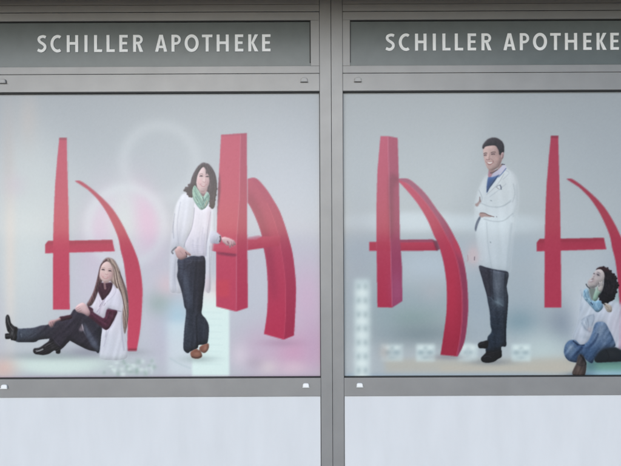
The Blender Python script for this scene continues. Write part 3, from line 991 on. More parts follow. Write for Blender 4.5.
p.stroke([(81, 318), (76, 328), (66, 340), (60, 347)], 1.4, (34, 28, 42), .6, 1.0, clip=q + 'trousers')
p.stroke([(53, 338), (57, 343), (61, 346.6)], .9, (86, 80, 98), .6, .6, clip=q + 'trousers')
p.poly([(82, 324.6), (83.6, 327.6), (82.6, 331), (79, 330.4), (80, 327.4)], (184, 162, 172), None, True, .7, .8)
p.blob(68, 337, 4, 2, (40, 36, 48), .6, clip=q + 'trousers')
# boots
p.poly([(7.9, 314.6), (9.4, 316.6), (10.2, 320), (11.2, 323.2), (14, 326), (17.6, 327.9), (17, 333.5), (16.3, 340), (13, 340.2), (11, 339.6), (10.2, 335.4), (8.8, 332.6), (7.4, 330.6), (5.9, 324.5), (5.6, 318.6), (6.4, 315.6)], (40, 36, 40), q + 'boot1', True, .4)
p.poly([(5, 333.8), (7.6, 333.2), (10.4, 333.6), (10.6, 338.4), (8, 339), (5.3, 338.7)], (34, 30, 34), q + 'boot1', False, .4)
p.stroke([(7.4, 317), (8, 321), (10, 326), (13, 330)], 1.1, (124, 118, 116), .75, .6, clip=q + 'boot1')
p.blob(12.4, 333.4, 1.1, 2.2, (150, 150, 152), .6, clip=q + 'boot1')
p.stroke([(6.4, 336), (9, 335.6)], .7, (150, 148, 150), .6, .4, clip=q + 'boot1')
p.stroke([(13.6, 328.6), (14.2, 334), (13.4, 338.6)], .7, (80, 76, 80), .6, .5, clip=q + 'boot1')
p.poly([(50.2, 339.8), (47.6, 342), (44.4, 344.2), (41, 346.6), (38, 347.9), (34.6, 348.2), (33.2, 350), (33.6, 352.4), (35.6, 353.9), (39.6, 354.5), (43.8, 354.8), (49, 353.6), (52, 351.6), (54.2, 350.4), (55.8, 350.8), (56.2, 353.2), (59.8, 353.2), (60.2, 349.4), (57, 346), (53.4, 342)], (38, 34, 39), q + 'boot2', True, .4)
p.stroke([(36.4, 351), (39.4, 350.6), (42.6, 349.2)], 1.7, (206, 206, 206), .8, .6, clip=q + 'boot2')
p.stroke([(45, 346.6), (48.6, 344), (51, 344)], 1.1, (92, 88, 92), .7, .7, clip=q + 'boot2')
p.stroke([(35, 353.4), (43, 354.2), (50, 352.6)], .8, (84, 80, 84), .6, .4, clip=q + 'boot2')
p.blob(52.6, 347.4, 1.4, 2, (78, 72, 78), .6, clip=q + 'boot2')
# far arm and hand
p.poly([(59.6, 317), (64, 316), (70.4, 315), (72, 318), (66, 319.8), (60.4, 321)], (66, 32, 46), q + 'sleeve1', True, .4)
p.poly([(48.4, 324.4), (48.8, 321.8), (50.4, 320.4), (52.6, 319.8), (56, 319.4), (59.8, 317.4), (60.6, 320), (57, 321.4), (55.4, 322.4), (53.6, 325.2), (52.4, 326.9), (50.2, 326.8)], (178, 138, 138), q + 'hand1', True, .4)
p.stroke([(50.6, 322.4), (51.4, 325.6)], .6, (110, 74, 80), .7, .4, clip=q + 'hand1')
p.stroke([(52.6, 321.6), (53, 324.4)], .6, (110, 74, 80), .7, .4, clip=q + 'hand1')
# waistcoat/coat body
p.poly([(112, 283.4), (116, 286), (118.6, 289), (121.6, 294), (124, 300), (124.2, 306), (122.8, 313), (123, 324), (125.6, 337.4), (127.4, 349), (127.2, 357), (122, 359.6), (112, 360), (103, 359.4), (99.8, 356.6), (100.3, 349), (101, 338.6), (102.2, 331), (106, 322), (104, 317.6), (99, 316), (94, 311.4), (91.8, 306.4), (94.6, 301.6), (96.6, 296.4), (98.4, 292)],
       [(105, 295, (220, 212, 222)), (112, 358, (208, 207, 214))], q + 'coat', True, .5)
p.blob(113, 346, 9, 10, (204, 206, 214), .6, clip=q + 'coat')
p.stroke([(106.4, 331), (105.6, 337)], .9, (156, 150, 166), .5, .8, clip=q + 'coat')
p.stroke([(117, 313), (113, 324), (108, 332), (104, 346)], 1.0, (174, 170, 186), .55, .9, clip=q + 'coat')
p.stroke([(122.4, 314), (121.6, 330), (124, 350)], 1.6, (178, 176, 190), .6, 1.0, clip=q + 'coat')
p.stroke([(110, 290), (106, 297), (102.6, 304), (97, 312)], 1.1, (158, 144, 166), .75, .6, clip=q + 'coat')
p.stroke([(112.4, 284), (116, 290), (113, 296), (106.6, 302)], .8, (170, 160, 178), .5, .7, clip=q + 'coat')
p.stroke([(99.6, 300), (100.4, 308), (99, 314)], .8, (176, 162, 182), .7, .6, clip=q + 'coat')
p.blob(100, 306, 3, 5, (218, 204, 216), .6, clip=q + 'coat')
p.blob(114, 302, 5, 5, (214, 212, 224), .6, clip=q + 'coat')
p.stroke([(108, 308), (114, 310), (121, 311.4)], .9, (150, 142, 160), .7, .5, clip=q + 'coat')
for a, b in ((103, 301), (105.4, 303), (101, 304)):
    p.stroke([(a, b), (a - 1.6, b + 2.6)], .5, (120, 104, 124), .7, .35, clip=q + 'coat')
p.blob(102, 358, 5, 3, (206, 214, 214), .5, clip=q + 'coat')
p.blob(120, 358, 6, 2.6, (210, 216, 216), .5, clip=q + 'coat')
# neck, roll collar
p.poly([(99, 282), (104, 283), (112, 282.6), (111.6, 288.6), (109, 293.6), (106, 297), (102.6, 300.2), (100.6, 297), (98.4, 292), (96.8, 287)], (74, 36, 54), q + 'sweater', True, .45)
p.stroke([(104.4, 283), (104.8, 286), (105.2, 288.4)], 2.2, (150, 112, 114), .85, .7, pid=q + 'neck')
p.stroke([(99, 287), (102, 294), (103, 299)], .9, (50, 22, 38), .7, .7, clip=q + 'sweater')
p.stroke([(110, 287), (107, 292), (104, 298)], .9, (100, 56, 74), .6, .6, clip=q + 'sweater')
# near sleeve
p.poly([(87.4, 306), (90.6, 307.2), (93, 309), (93.6, 312), (99, 315.6), (103.4, 318), (105, 316.4), (106, 312), (107.6, 309), (112, 309.6), (117.2, 311), (115.4, 316.7), (112.2, 323.2), (108.9, 328.2), (105.6, 329.8), (101, 326.8), (94.5, 321.5), (88.6, 316.4), (89.4, 312)],
       [(90, 310, (78, 36, 56)), (108, 325, (88, 36, 60))], q + 'sleeve2', True, .45)
p.stroke([(92, 314), (99, 320), (105.6, 324)], 1.6, (110, 54, 80), .55, 1.1, clip=q + 'sleeve2')
p.stroke([(110, 312), (108, 318), (104.6, 322)], 1.1, (56, 22, 40), .6, .9, clip=q + 'sleeve2')
p.stroke([(113, 313), (111.4, 319), (108.4, 325)], 1.2, (112, 58, 82), .5, .9, clip=q + 'sleeve2')
p.stroke([(89.4, 309), (92.6, 311.4)], .8, (112, 70, 86), .5, .6, clip=q + 'sleeve2')
# hand on the knee
p.poly([(75.2, 309), (75.8, 306.8), (77.6, 305), (80, 303.4), (82.6, 302.6), (85.2, 303.8), (87.2, 306.4), (88.6, 308.8), (90.2, 312.2), (89.4, 315), (87.6, 316), (84.6, 314.4), (81.4, 313), (78.4, 312.4), (76.2, 311)], [(79, 304, (216, 180, 178)), (86, 315, (198, 154, 156))], q + 'hand2', True, .4)
for a, b, c, d in ((76.4, 308.4, 79.4, 306.6), (77, 310, 80.4, 308.2), (78.6, 311.6, 81.6, 310)):
    p.stroke([(a, b), (c, d)], .6, (160, 112, 116), .65, .4, clip=q + 'hand2')
p.blob(84, 308, 2.6, 2.6, (222, 188, 186), .5, clip=q + 'hand2')
# hair
p.poly([(108.6, 257.6), (112, 258.6), (114.6, 260.4), (117.7, 265.6), (119.6, 270), (121, 274.6), (123.2, 280), (125, 285), (127.2, 291.4), (128, 298), (128.4, 305), (128.7, 313), (127.5, 323), (125.6, 332), (124.6, 333.6), (123.2, 326), (122.4, 315.5), (123.4, 306), (121.6, 295), (117.4, 287), (112.4, 283), (106, 278), (99.4, 285), (98, 291), (95.4, 298.4), (91.6, 305), (88, 306.2), (86.8, 304), (89.3, 300), (93.2, 292.7), (96.4, 282.4), (98.3, 274.6), (100.3, 266.3), (103.4, 260.6), (106, 258.2)],
       [(99, 275, (104, 72, 74)), (118, 275, (150, 126, 116))], q + 'hair', True, .5)
p.poly([(106.6, 261.4), (103.4, 262.8), (101.2, 265.6), (99.8, 269.8), (99.3, 274), (100, 277.8), (102, 280.6), (104.6, 282.6), (107.2, 282.8), (110, 280.8), (112.2, 277.4), (113.2, 273), (112.8, 268.4), (111, 264.4), (109, 262)], [(101, 270, (226, 194, 186)), (113, 275, (212, 174, 168))], q + 'face', True, .4)
p.blob(106, 265.6, 3.6, 2, (222, 190, 184), .6, clip=q + 'face')
p.blob(102, 274.6, 1.8, 1.7, (220, 172, 172), .6, clip=q + 'face')
p.blob(110, 275.4, 1.8, 1.7, (214, 164, 164), .6, clip=q + 'face')
for eu, ev in ((103.1, 269.5), (109.9, 270.7)):
    p.blob(eu, ev - .2, 1.7, 1.0, (186, 146, 142), .5, rot=8, clip=q + 'face')
    p.stroke([(eu - 1.3, ev + .1), (eu, ev - .3), (eu + 1.4, ev + .5)], .75, (70, 50, 54), .9, .3, clip=q + 'face')
    p.blob(eu, ev + .25, .5, .38, (62, 48, 54), .9, clip=q + 'face')
    p.stroke([(eu - 1.5, ev - 1.8), (eu + .2, ev - 2.1), (eu + 1.8, ev - 1.3)], .55, (156, 118, 110), .6, .4, clip=q + 'face')
p.blob(106.0, 272.6, .7, 2.0, (234, 202, 194), .55, clip=q + 'face')
p.stroke([(105.3, 273.9), (106.5, 274.5), (107.8, 274.2)], .6, (178, 126, 124), .7, .4, clip=q + 'face')
p.poly([(102.2, 276.2), (105.2, 276.9), (108.6, 277.0), (107.2, 278.3), (105.2, 278.7), (103.4, 277.9)], (190, 114, 114), None, True, .35, .75, clip=q + 'face')
p.poly([(103.2, 276.7), (105.2, 277.1), (107.6, 277.2), (106.6, 277.8), (105.2, 278.0), (103.9, 277.5)], (236, 222, 218), None, True, .3, .85, clip=q + 'face')
p.stroke([(101.2, 274.6), (101.2, 276.2)], .5, (196, 148, 144), .55, .45, clip=q + 'face')
p.stroke([(109.8, 275.6), (109.8, 277.2)], .5, (188, 142, 138), .55, .45, clip=q + 'face')
p.blob(105.4, 282.2, 3.0, .6, (176, 132, 130), .55, clip=q + 'face')
p.blob(112.5, 273, .8, 4.6, (190, 150, 144), .5, clip=q + 'face')
p.poly([(107.6, 259.6), (112, 264), (113.6, 270), (113.4, 276), (112.4, 281), (115, 286), (118, 288), (118.4, 276), (116, 266), (112, 260)], (176, 152, 138), q + 'hair', True, .6)
for i in range(46):
    t = rng.random()
    if t < .62:
        x0 = 108 + 4 * rng.random(); k_ = rng.random()
        p.stroke([(x0, 259.5), (113.4 + 4.6 * k_, 270), (114.4 + 7 * k_, 282), (119 + 7.4 * k_, 297), (123 + 4.8 * k_, 313), (123.6 + 3.4 * k_, 328)], .6, [(204, 184, 164), (118, 92, 84), (186, 160, 142), (88, 64, 64)][i % 4], .5, .45, clip=q + 'hair')
    else:
        k_ = rng.random()
        p.stroke([(107, 259.4), (101.6 - 2 * k_, 266), (99 - 1.6 * k_, 276), (98 - 3 * k_, 286), (94 - 3 * k_, 297), (90.6 - 2 * k_, 304)], .5, [(138, 102, 98), (74, 46, 52)][i % 2], .5, .45, clip=q + 'hair')
p.blob(98, 290, 2, 7, (62, 36, 46), .5, rot=14, clip=q + 'hair')
p.stroke([(119.6, 272), (124.6, 287), (127.6, 302)], 1.4, (82, 58, 60), .6, .8, clip=q + 'hair')
p.grain([q + 'trousers', q + 'sleeve2', q + 'sweater', q + 'hair'], 3.2, 1.5)
p.grain([q + 'coat'], .8, 2)

# ================================================================= right poster
pR = Poster(342.0, 677.0, 89.0, 379.5, (168, 176, 180))
p = pR
p.poly([(330, 75), (690, 75), (690, 160), (330, 160)], (158, 165, 170), None, False, 25, .75)  # top darkened in the colour, as the overhang shades it
p.blob(620, 150, 60, 70, (150, 158, 165), .6)
p.blob(480, 190, 60, 40, (172, 180, 184), .5)
p.blob(410, 222, 60, 9, (190, 202, 208), .75, p=4)  # this pale band and the next: a street reflection painted as colour
p.blob(500, 224, 42, 9, (186, 198, 204), .7, p=4)
p.poly([(345, 236), (540, 236), (540, 262), (345, 262)], (158, 172, 182), None, False, 5, .5)
p.blob(430, 268, 30, 12, (172, 186, 198), .6)
p.blob(360, 260, 16, 60, (152, 160, 170), .6)
p.blob(420, 302, 45, 14, (138, 156, 164), .65)
p.blob(410, 318, 26, 8, (126, 150, 148), .6)
p.blob(420, 334, 34, 9, (118, 134, 140), .75)
p.blob(385, 300, 10, 40, (142, 158, 166), .5)
p.blob(432, 292, 9, 8, (168, 170, 176), .5)
p.blob(478, 255, 9, 10, (186, 176, 178), .6)
p.blob(478, 300, 14, 40, (150, 164, 176), .6)
p.blob(522, 300, 20, 40, (142, 158, 170), .5)
p.blob(520, 322, 14, 10, (108, 138, 150), .6)
p.blob(580, 260, 30, 40, (166, 176, 184), .6)
p.blob(565, 326, 13, 16, (108, 122, 138), .75)
p.blob(545, 352, 22, 14, (178, 194, 194), .8)
p.blob(590, 316, 16, 24, (186, 194, 202), .8)
p.blob(618, 290, 12, 24, (150, 160, 176), .6)
p.blob(620, 296, 5, 10, (120, 160, 150), .5)
p.blob(645, 300, 20, 60, (150, 160, 172), .6)
p.rect(345, 374, 690, 381, (146, 166, 182), .8, 2)
p.rect(385, 359, 575, 372, (172, 170, 160), .8, 2.4)
p.rect(440, 366, 570, 371, (184, 176, 160), .5, 2)
p.blob(560, 366, 20, 7, (176, 172, 162), .7)
p.rect(586, 361, 690, 372, (92, 142, 128), .8, 1.6)
p.rect(584, 370, 690, 380, (134, 176, 190), .7, 2)
p.blob(590, 366, 5, 5, (76, 104, 126), .5)
# pale cards with grey dots, their backlit glow painted into the print colour
p.rect(354.5, 279, 369.5, 377, (192, 208, 208), .75, 2.2)
for i in range(7):
    p.blob(358.6, 287 + i * 14, 1.6, 2.4, (150, 166, 170), .6)
    p.blob(365.6, 287 + i * 14, 1.6, 2.4, (150, 166, 170), .6)
    p.blob(362, 293 + i * 14, 4.6, 3.6, (212, 222, 220), .6)
for cu, wd in ((392, 11), (425.5, 9.5), (521, 9.5), (468, 10)):
    p.rect(cu - wd, 344, cu + wd, 361.5, (190, 206, 206), .75 if wd < 10 else .5, 1.4)
    for dx in (-4.5, 4.5):
        p.blob(cu + dx, 352.5, 2.6, 1.9, (146, 164, 170), .75)
        p.blob(cu + dx, 347.6, 2.4, 1.5, (206, 218, 216), .6)
    p.blob(cu, 357.5, 3, 1.5, (158, 174, 178), .6)
    p.blob(cu, 348, 1.6, 1.2, (158, 174, 178), .5)
p.ring(468, 352, 6, 2.2, (196, 208, 208), .6)
p.blob(384, 352, 3.6, 6, (170, 160, 156), .5)
# contact shadows
p.blob(491, 362, 14, 2.4, (120, 128, 134), .65)
p.blob(580, 375, 9, 2.2, (70, 90, 110), .6)
p.blob(448, 357, 11, 2, (130, 128, 134), .6)
p.blob(610, 362, 18, 2, (60, 92, 90), .5)

p.tone(1.06, 1.15, (1.0, .99, .975))
flat_letter(p, 491.6, -2.0, 'letter_d', (168, 50, 74))
p.off = (0, 0)
# red letter in relief on the left
p.poly([(376.6, 241.8), (369, 241.8), (369, 250.9), (376.8, 250.9)], (172, 46, 74), 'letter_c.crossbar1', False, .35)
o_ = [(392.8, 179.4), (399.2, 178.6), (407.7, 178.8), (416, 184.4), (426.3, 194.7), (436.6, 209), (446.9, 223), (455.4, 238.6), (460.2, 249), (464.2, 263.5), (467, 281.5), (468, 299), (468, 312), (466.7, 327.7), (464.7, 340), (462, 348), (457.6, 356.4)]
i_ = [(440.4, 354.8), (443, 338), (446.4, 312), (446.6, 286.4), (444.5, 268.4), (441.7, 255.5), (437.9, 243.4), (434, 235.6), (427.6, 220.5), (418.5, 205), (408.2, 192), (399.2, 182.2)]
oo = list(map(tuple, catmull(o_, False, 5)))
ii = list(map(tuple, catmull(i_, False, 5)))
p.poly(oo + ii, [(410, 190, (186, 62, 90)), (450, 345, (152, 32, 58))], 'letter_c.bow', False, .35)
fold = [(396, 179.6), (404, 182), (410.8, 186.6), (423.7, 200), (436.6, 218), (446.9, 237), (452.6, 249), (457.6, 264), (461, 284), (462.2, 300), (462, 318), (460, 338), (456.6, 356.2)]
ff = list(map(tuple, catmull(fold, False, 5)))
p.poly(oo + ff[::-1], [(420, 186, (150, 84, 108)), (464, 300, (146, 66, 96))], None, False, .4, .85, clip='letter_c.bow')
p.poly(oo[45:] + ff[::-1][:32], (118, 34, 62), None, False, 1.2, .45, clip='letter_c.bow')
p.stroke(ff[6:], .8, (208, 92, 116), .5, .6, clip='letter_c.bow', sm=False)
p.blob(451, 296, 5, 26, (186, 44, 70), .5, clip='letter_c.bow')
p.blob(457, 246, 4, 10, (196, 50, 74), .6, rot=-20, clip='letter_c.bow')
p.poly([(399.6, 241.8), (434, 241.6), (438, 250.6), (400, 251)], [(410, 242, (178, 50, 78)), (410, 251, (162, 40, 68))], 'letter_c.crossbar2', False, .35)
p.poly([(399.6, 239.6), (432.6, 239.2), (434.4, 242), (399.6, 242.4)], (146, 60, 88), 'letter_c.crossbar2', False, .35)
p.poly([(432.4, 239.6), (437.2, 241), (440, 249), (436.4, 251)], (104, 32, 56), 'letter_c.crossbar2', False, .5, .85)
p.poly([(380.4, 136.2), (387.9, 136), (388.9, 179.3), (390.3, 238.6), (392.3, 307.6), (377.3, 307.2), (376.8, 265.8), (376.3, 238.5), (376.3, 210), (377.3, 171.5)], [(382, 140, (184, 74, 100)), (384, 300, (168, 40, 70))], 'letter_c.post', False, .35)
p.poly([(387.9, 136), (397.7, 138), (399, 181.9), (400, 238.6), (402, 265.8), (402.4, 301), (392.3, 307.6), (390.3, 238.6), (388.9, 179.3)], [(394, 140, (164, 66, 92)), (398, 300, (142, 52, 88))], 'letter_c.post', False, .35)
p.stroke([(387.9, 137), (388.9, 179.3), (390.3, 238.6), (392.3, 306)], .7, (204, 98, 124), .5, .5, clip='letter_c.post')
p.poly([(389, 177), (399, 178), (399, 182), (394, 190), (393, 232), (390, 236)], (120, 40, 66), None, True, 1.6, .6, clip='letter_c.post')
p.blob(397, 290, 5, 12, (166, 84, 120), .5, clip='letter_c.post')
p.poly([(376.4, 241.8), (390.4, 242), (390.6, 250.9), (376.7, 250.9)], (170, 44, 72), None, False, .5, .5, clip='letter_c.post')
p.grain(['letter_c.post', 'letter_c.bow', 'letter_c.crossbar1', 'letter_c.crossbar2', 'letter_d.post', 'letter_d.bow', 'letter_d.crossbar'], .8, 2.2)

# ---- standing person in a long white coat, arms folded
q = 'tall.'
p.poly([(487.6, 174.4), (483, 180), (479.6, 187), (476.6, 195), (474.6, 204), (474.4, 214), (475, 226), (476.4, 240), (477.4, 254), (478.6, 266), (492, 269.4), (508.6, 272.6), (511, 258), (513, 240), (515, 224), (517.6, 208), (518.4, 194), (517, 181), (513.4, 173.6), (507.6, 169), (503.6, 166.4), (499, 172)],
       [(495, 180, (212, 217, 218)), (495, 268, (196, 206, 210))], q + 'coat', True, 1.5, .72)
p.blob(496, 222, 18, 9, (214, 224, 227), .6, clip=q + 'coat')
p.blob(486, 196, 4, 10, (198, 206, 210), .6, clip=q + 'coat')
p.stroke([(516, 186), (516.6, 200), (513, 216)], 2.0, (170, 180, 185), .35, 2.0, clip=q + 'coat')
p.stroke([(511.6, 224), (509, 248), (507, 270)], 2.4, (166, 178, 185), .4, 2.0, clip=q + 'coat')
p.stroke([(486.6, 222), (488, 244), (491.6, 268)], .9, (164, 175, 182), .4, 1.0, clip=q + 'coat')
p.stroke([(479, 190), (482, 198), (480, 204)], .9, (160, 166, 172), .6, .7, clip=q + 'coat')
p.stroke([(496, 208), (504, 206), (511, 200)], 1.0, (166, 176, 181), .6, 1.0, clip=q + 'coat')
p.stroke([(486.6, 194.6), (492, 190), (498.6, 183), (504, 174)], .8, (160, 162, 164), .55, .7, clip=q + 'coat')
p.stroke([(490, 196.6), (498, 190.6), (506, 184)], .7, (172, 180, 186), .7, .8, clip=q + 'coat')
p.stroke([(504, 169.6), (509, 173), (503, 179.4)], .8, (164, 171, 178), .5, .8, clip=q + 'coat')
p.stroke([(496, 187.2), (499, 185.2), (501.6, 187), (500, 189.6)], .8, (134, 138, 146), .8, .4, clip=q + 'coat')
p.stroke([(500.2, 185), (501.4, 189.4)], .9, (84, 92, 112), .8, .4, clip=q + 'coat', pid=q + 'pen')
p.stroke([(497, 187.6), (498.6, 189)], .7, (120, 108, 110), .7, .4, clip=q + 'coat')
p.stroke([(490.6, 200.4), (491.6, 200.8)], 1.0, (140, 150, 156), .8, .5, clip=q + 'coat')
p.stroke([(490.4, 242), (490.6, 242.6)], 1.1, (134, 146, 154), .8, .5, clip=q + 'coat')
p.poly([(477, 203), (484, 205.6), (494, 207), (506, 205), (515, 199), (516, 207), (510, 214), (500, 217.6), (490, 217.4), (482, 214), (477, 209)], (206, 213, 216), None, True, 1.0, .5, clip=q + 'coat')
p.stroke([(481.6, 203.4), (490, 206.6), (501, 206.4), (511, 201.6)], .9, (150, 160, 166), .45, 1.1, clip=q + 'coat')
p.stroke([(484, 219), (494, 221.4), (504, 220.4), (512.6, 213.6)], 1.0, (146, 157, 164), .45, 1.2, clip=q + 'coat')
p.stroke([(513.4, 184), (514.8, 194), (512.6, 202)], .9, (164, 172, 177), .6, .9, clip=q + 'coat')
# hands of the folded arms
p.poly([(479.6, 196.4), (480.2, 199.6), (481.2, 201.6), (479.6, 203.2), (478, 206.2), (475.8, 206.2), (475.2, 204), (477.2, 203), (479, 200.6)], (158, 128, 124), q + 'hand1', True, .45, .85)
p.stroke([(479.8, 197), (480.2, 201.4)], .7, (92, 76, 80), .7, .4)
p.poly([(479.4, 213.4), (482, 212.6), (485, 213.4), (488, 214.8), (492, 216), (490, 217), (485, 216.6), (481.6, 217.4), (479.6, 216.2)], (166, 132, 126), q + 'hand2', True, .45, .9)
p.stroke([(480.4, 213), (484.6, 213.2), (489, 215.4), (494, 216.8)], .8, (104, 78, 78), .75, .4)
p.stroke([(496.4, 216.6), (496.8, 217)], .8, (118, 118, 126), .7, .4)
p.poly([(479.6, 216.4), (480.6, 218), (478.6, 222.6), (477.2, 226.6), (475.8, 231.6), (474.9, 229), (475.4, 225), (477, 220.6)], (76, 86, 106), q + 'sleeve', True, .45, .95)
p.stroke([(478.4, 220), (476.4, 226)], .6, (140, 148, 162), .6, .4)
# loosely hanging pale hand patch
p.blob(473, 256, 4.6, 7, (204, 184, 186), .7)
p.poly([(468.4, 252), (471.4, 248), (476, 249), (478.4, 256), (477.6, 262), (472, 263), (468.6, 260)], (202, 180, 180), q + 'hand3', True, 1.2, .35)
p.stroke([(467.4, 255), (468, 260), (466.8, 261.4)], .8, (176, 132, 136), .6, .6)
p.stroke([(474.6, 257), (474.4, 260)], 1.0, (112, 98, 108), .8, .4)
# jeans
p.poly([(479, 266), (486, 267.4), (496, 269.6), (507.9, 272), (507.6, 281), (506.7, 286), (507.2, 291), (508.2, 298), (507.4, 312), (506.4, 325), (506, 336.7), (506, 345.9), (501.4, 346.6), (500.6, 352), (494, 353), (486, 351.4), (487.1, 343.2), (487.9, 336.7), (490.6, 333.4), (491.6, 330), (490.5, 325), (489.8, 312.2), (487.9, 302), (486.6, 294.2), (484, 285.2), (482, 278)],
       [(494, 270, (74, 80, 96)), (496, 330, (30, 43, 60))], q + 'trousers', True, .45)
p.poly([(479.6, 266.6), (490.6, 269), (491, 282), (491.4, 295), (487, 296)], (46, 44, 58), None, True, 1.2, .8, clip=q + 'trousers')
p.blob(498.4, 284, 3.4, 13, (122, 132, 146), .8, rot=-3, clip=q + 'trousers')
p.blob(499, 302, 3.6, 3, (128, 148, 162), .7, rot=20, clip=q + 'trousers')
p.stroke([(492.4, 270), (492, 284), (493.4, 300)], 1.1, (38, 42, 56), .65, .8, clip=q + 'trousers')
p.stroke([(495.6, 301.6), (499, 303.2), (502.6, 305.6)], 1.4, (140, 162, 176), .4, 1.4, clip=q + 'trousers')
p.stroke([(505.4, 274), (504.4, 290), (505.4, 310)], 1.6, (40, 50, 66), .7, 1.0, clip=q + 'trousers')
p.stroke([(479.4, 266.6), (494, 269.8), (507.6, 272.6)], 1.2, (40, 42, 54), .6, .6, clip=q + 'trousers')
for a in (308, 315, 323, 333, 340):
    p.stroke([(490.6, a), (496, a + 2.4), (503, a + 1)], .8, (52, 70, 90), .5, .9, clip=q + 'trousers')
p.blob(498, 338, 2.4, 9, (48, 60, 78), .5, clip=q + 'trousers')
p.stroke([(487, 296.4), (491, 298), (493.4, 300.4)], 1, (86, 98, 114), .6, .6, clip=q + 'trousers')
# shoes
p.poly([(478, 344.4), (480, 342.2), (483, 341.4), (487.6, 340.4), (488.2, 344), (487.2, 347.9), (483, 348.2), (479.2, 347.8)], (26, 25, 30), q + 'shoe1', True, .45)
p.poly([(487, 350.6), (493, 351.6), (500.8, 350), (501.6, 353), (501.4, 356.8), (498, 358.8), (494.6, 361.2), (490, 362.4), (486, 362.6), (482, 361.2), (481.2, 358), (483.2, 355.4), (485.6, 353)], (24, 23, 28), q + 'shoe2', True, .45)
p.stroke([(479.6, 344.6), (484, 343)], 1.0, (64, 64, 72), .6, .6, clip=q + 'shoe1')
p.stroke([(484, 357), (487.6, 356), (491, 357.4)], 1.1, (70, 68, 76), .65, .6, clip=q + 'shoe2')
p.stroke([(483, 361), (489, 361.6), (495, 359.6)], .7, (58, 56, 62), .6, .4, clip=q + 'shoe2')
for a in (352.6, 354.4):
    p.stroke([(489, a + 1), (494, a)], .6, (62, 60, 68), .6, .4, clip=q + 'shoe2')
# sweater, collar, neck
p.poly([(488.4, 177), (492, 176.6), (499.6, 174), (496.6, 178.6), (493.2, 183.4), (489.4, 188.4), (486.8, 193), (486.6, 188), (487.2, 182)], [(492, 176, (72, 102, 158)), (488, 190, (56, 82, 136))], q + 'sweater', True, .45)
p.stroke([(496, 176), (492, 182), (488, 188.6)], .8, (98, 130, 184), .5, .7, clip=q + 'sweater')
p.poly([(489, 169), (496, 170), (500, 165), (502.4, 164), (500, 170), (494, 174.4), (490, 175.4)], (150, 118, 112), q + 'neck', True, .45)
p.poly([(504, 164.7), (506.2, 168.4), (502.6, 171.8), (499.2, 174.6), (493, 176.8), (491.4, 176.6), (493.4, 172.8), (498.4, 169.4)], [(500, 168, (196, 192, 210)), (493, 176, (182, 176, 196))], q + 'collar', True, .4)
p.poly([(489.2, 170.8), (491.6, 174), (491, 176.8), (488.6, 177), (488, 174.6)], (172, 122, 134), q + 'collar', True, .4)
p.stroke([(490.4, 173), (493, 172.6), (497.4, 169.6)], .9, (74, 54, 60), .75, .5)
p.stroke([(506, 168.4), (502.4, 173), (498.6, 177)], 1.0, (84, 102, 150), .75, .5, clip=[q + 'collar', q + 'coat'])
p.stroke([(502, 164.4), (504.4, 164.4)], 1.2, (60, 56, 70), .75, .5)
# head
p.poly([(483.2, 146.6), (483.1, 150), (483.4, 154.5), (483.8, 158), (484.8, 162), (486.4, 166.4), (488.4, 169.4), (491, 170.4), (494.8, 169.4), (498.4, 167), (500.4, 164), (501.8, 160.4), (503.2, 156.8), (503.6, 153), (501.4, 149), (498, 145.6), (494, 144), (487, 144.6)],
       [(486, 156, (200, 168, 160)), (502, 158, (166, 134, 128))], q + 'face', True, .4)
p.poly([(493.6, 137.5), (490.8, 138), (487.6, 139.4), (484.8, 142.2), (482.9, 145), (482.4, 148), (483.6, 149), (484.8, 147), (488.4, 145.8), (495, 145.5), (497.4, 148), (498.8, 151), (499.4, 154.6), (500.6, 155), (501.4, 152.6), (503.4, 153.4), (504.2, 150), (503.9, 145.5), (502.4, 142), (500, 139.8), (497.2, 138.2)],
       [(492, 138, (60, 50, 54)), (500, 150, (50, 40, 44))], q + 'hair', True, .45)
p.blob(489.6, 149.4, 3, 1.9, (192, 160, 152), .6, clip=q + 'face')
p.blob(497.6, 160, 2.4, 3.4, (172, 138, 130), .5, clip=q + 'face')
p.blob(486.4, 159.6, 1.4, 1.6, (196, 156, 152), .6, clip=q + 'face')
for eu, ev, w_ in ((485.3, 155.2, 1.0), (493.1, 154.2, 1.35)):
    p.blob(eu + .2, ev - .4, w_ * 1.8, 1.2, (150, 116, 112), .5, rot=-6, clip=q + 'face')
    p.stroke([(eu - w_ * 1.2, ev + .2), (eu, ev - .15), (eu + w_ * 1.2, ev)], .75, (56, 42, 46), .9, .3, clip=q + 'face')
    p.stroke([(eu - w_ * 1.5, ev - 1.4), (eu, ev - 2.15), (eu + w_ * 1.7, ev - 2.0)], .85, (82, 62, 60), .8, .35, clip=q + 'face')
    p.stroke([(eu - w_, ev + 1.3), (eu + w_, ev + 1.2)], .5, (160, 124, 118), .5, .5, clip=q + 'face')
p.blob(487.6, 156.6, .8, 2.6, (218, 184, 174), .7, rot=10, clip=q + 'face')
p.blob(489.4, 157.4, .6, 2.2, (156, 120, 114), .55, rot=10, clip=q + 'face')
p.stroke([(486.4, 159.3), (487.6, 160.0), (489.6, 159.2)], .7, (126, 88, 86), .75, .4, clip=q + 'face')
p.stroke([(490.4, 158.8), (492.8, 160.4), (494, 162.8)], .6, (146, 108, 102), .65, .45, clip=q + 'face')
p.stroke([(485.6, 160.4), (486.0, 162.6)], .6, (152, 114, 108), .55, .45, clip=q + 'face')
p.poly([(486.8, 161.9), (490, 162.2), (493.2, 161.2), (492.2, 163.8), (489.8, 164.9), (487.6, 164.2)], (140, 84, 82), None, True, .3, .85, clip=q + 'face')
p.poly([(487.3, 162.2), (490, 162.4), (492.6, 161.8), (491.6, 163.3), (489.8, 163.8), (488, 163.5)], (236, 228, 222), None, True, .25, .95, clip=q + 'face')
p.stroke([(488.2, 165.9), (490.8, 165.9)], .6, (168, 128, 120), .6, .45, clip=q + 'face')
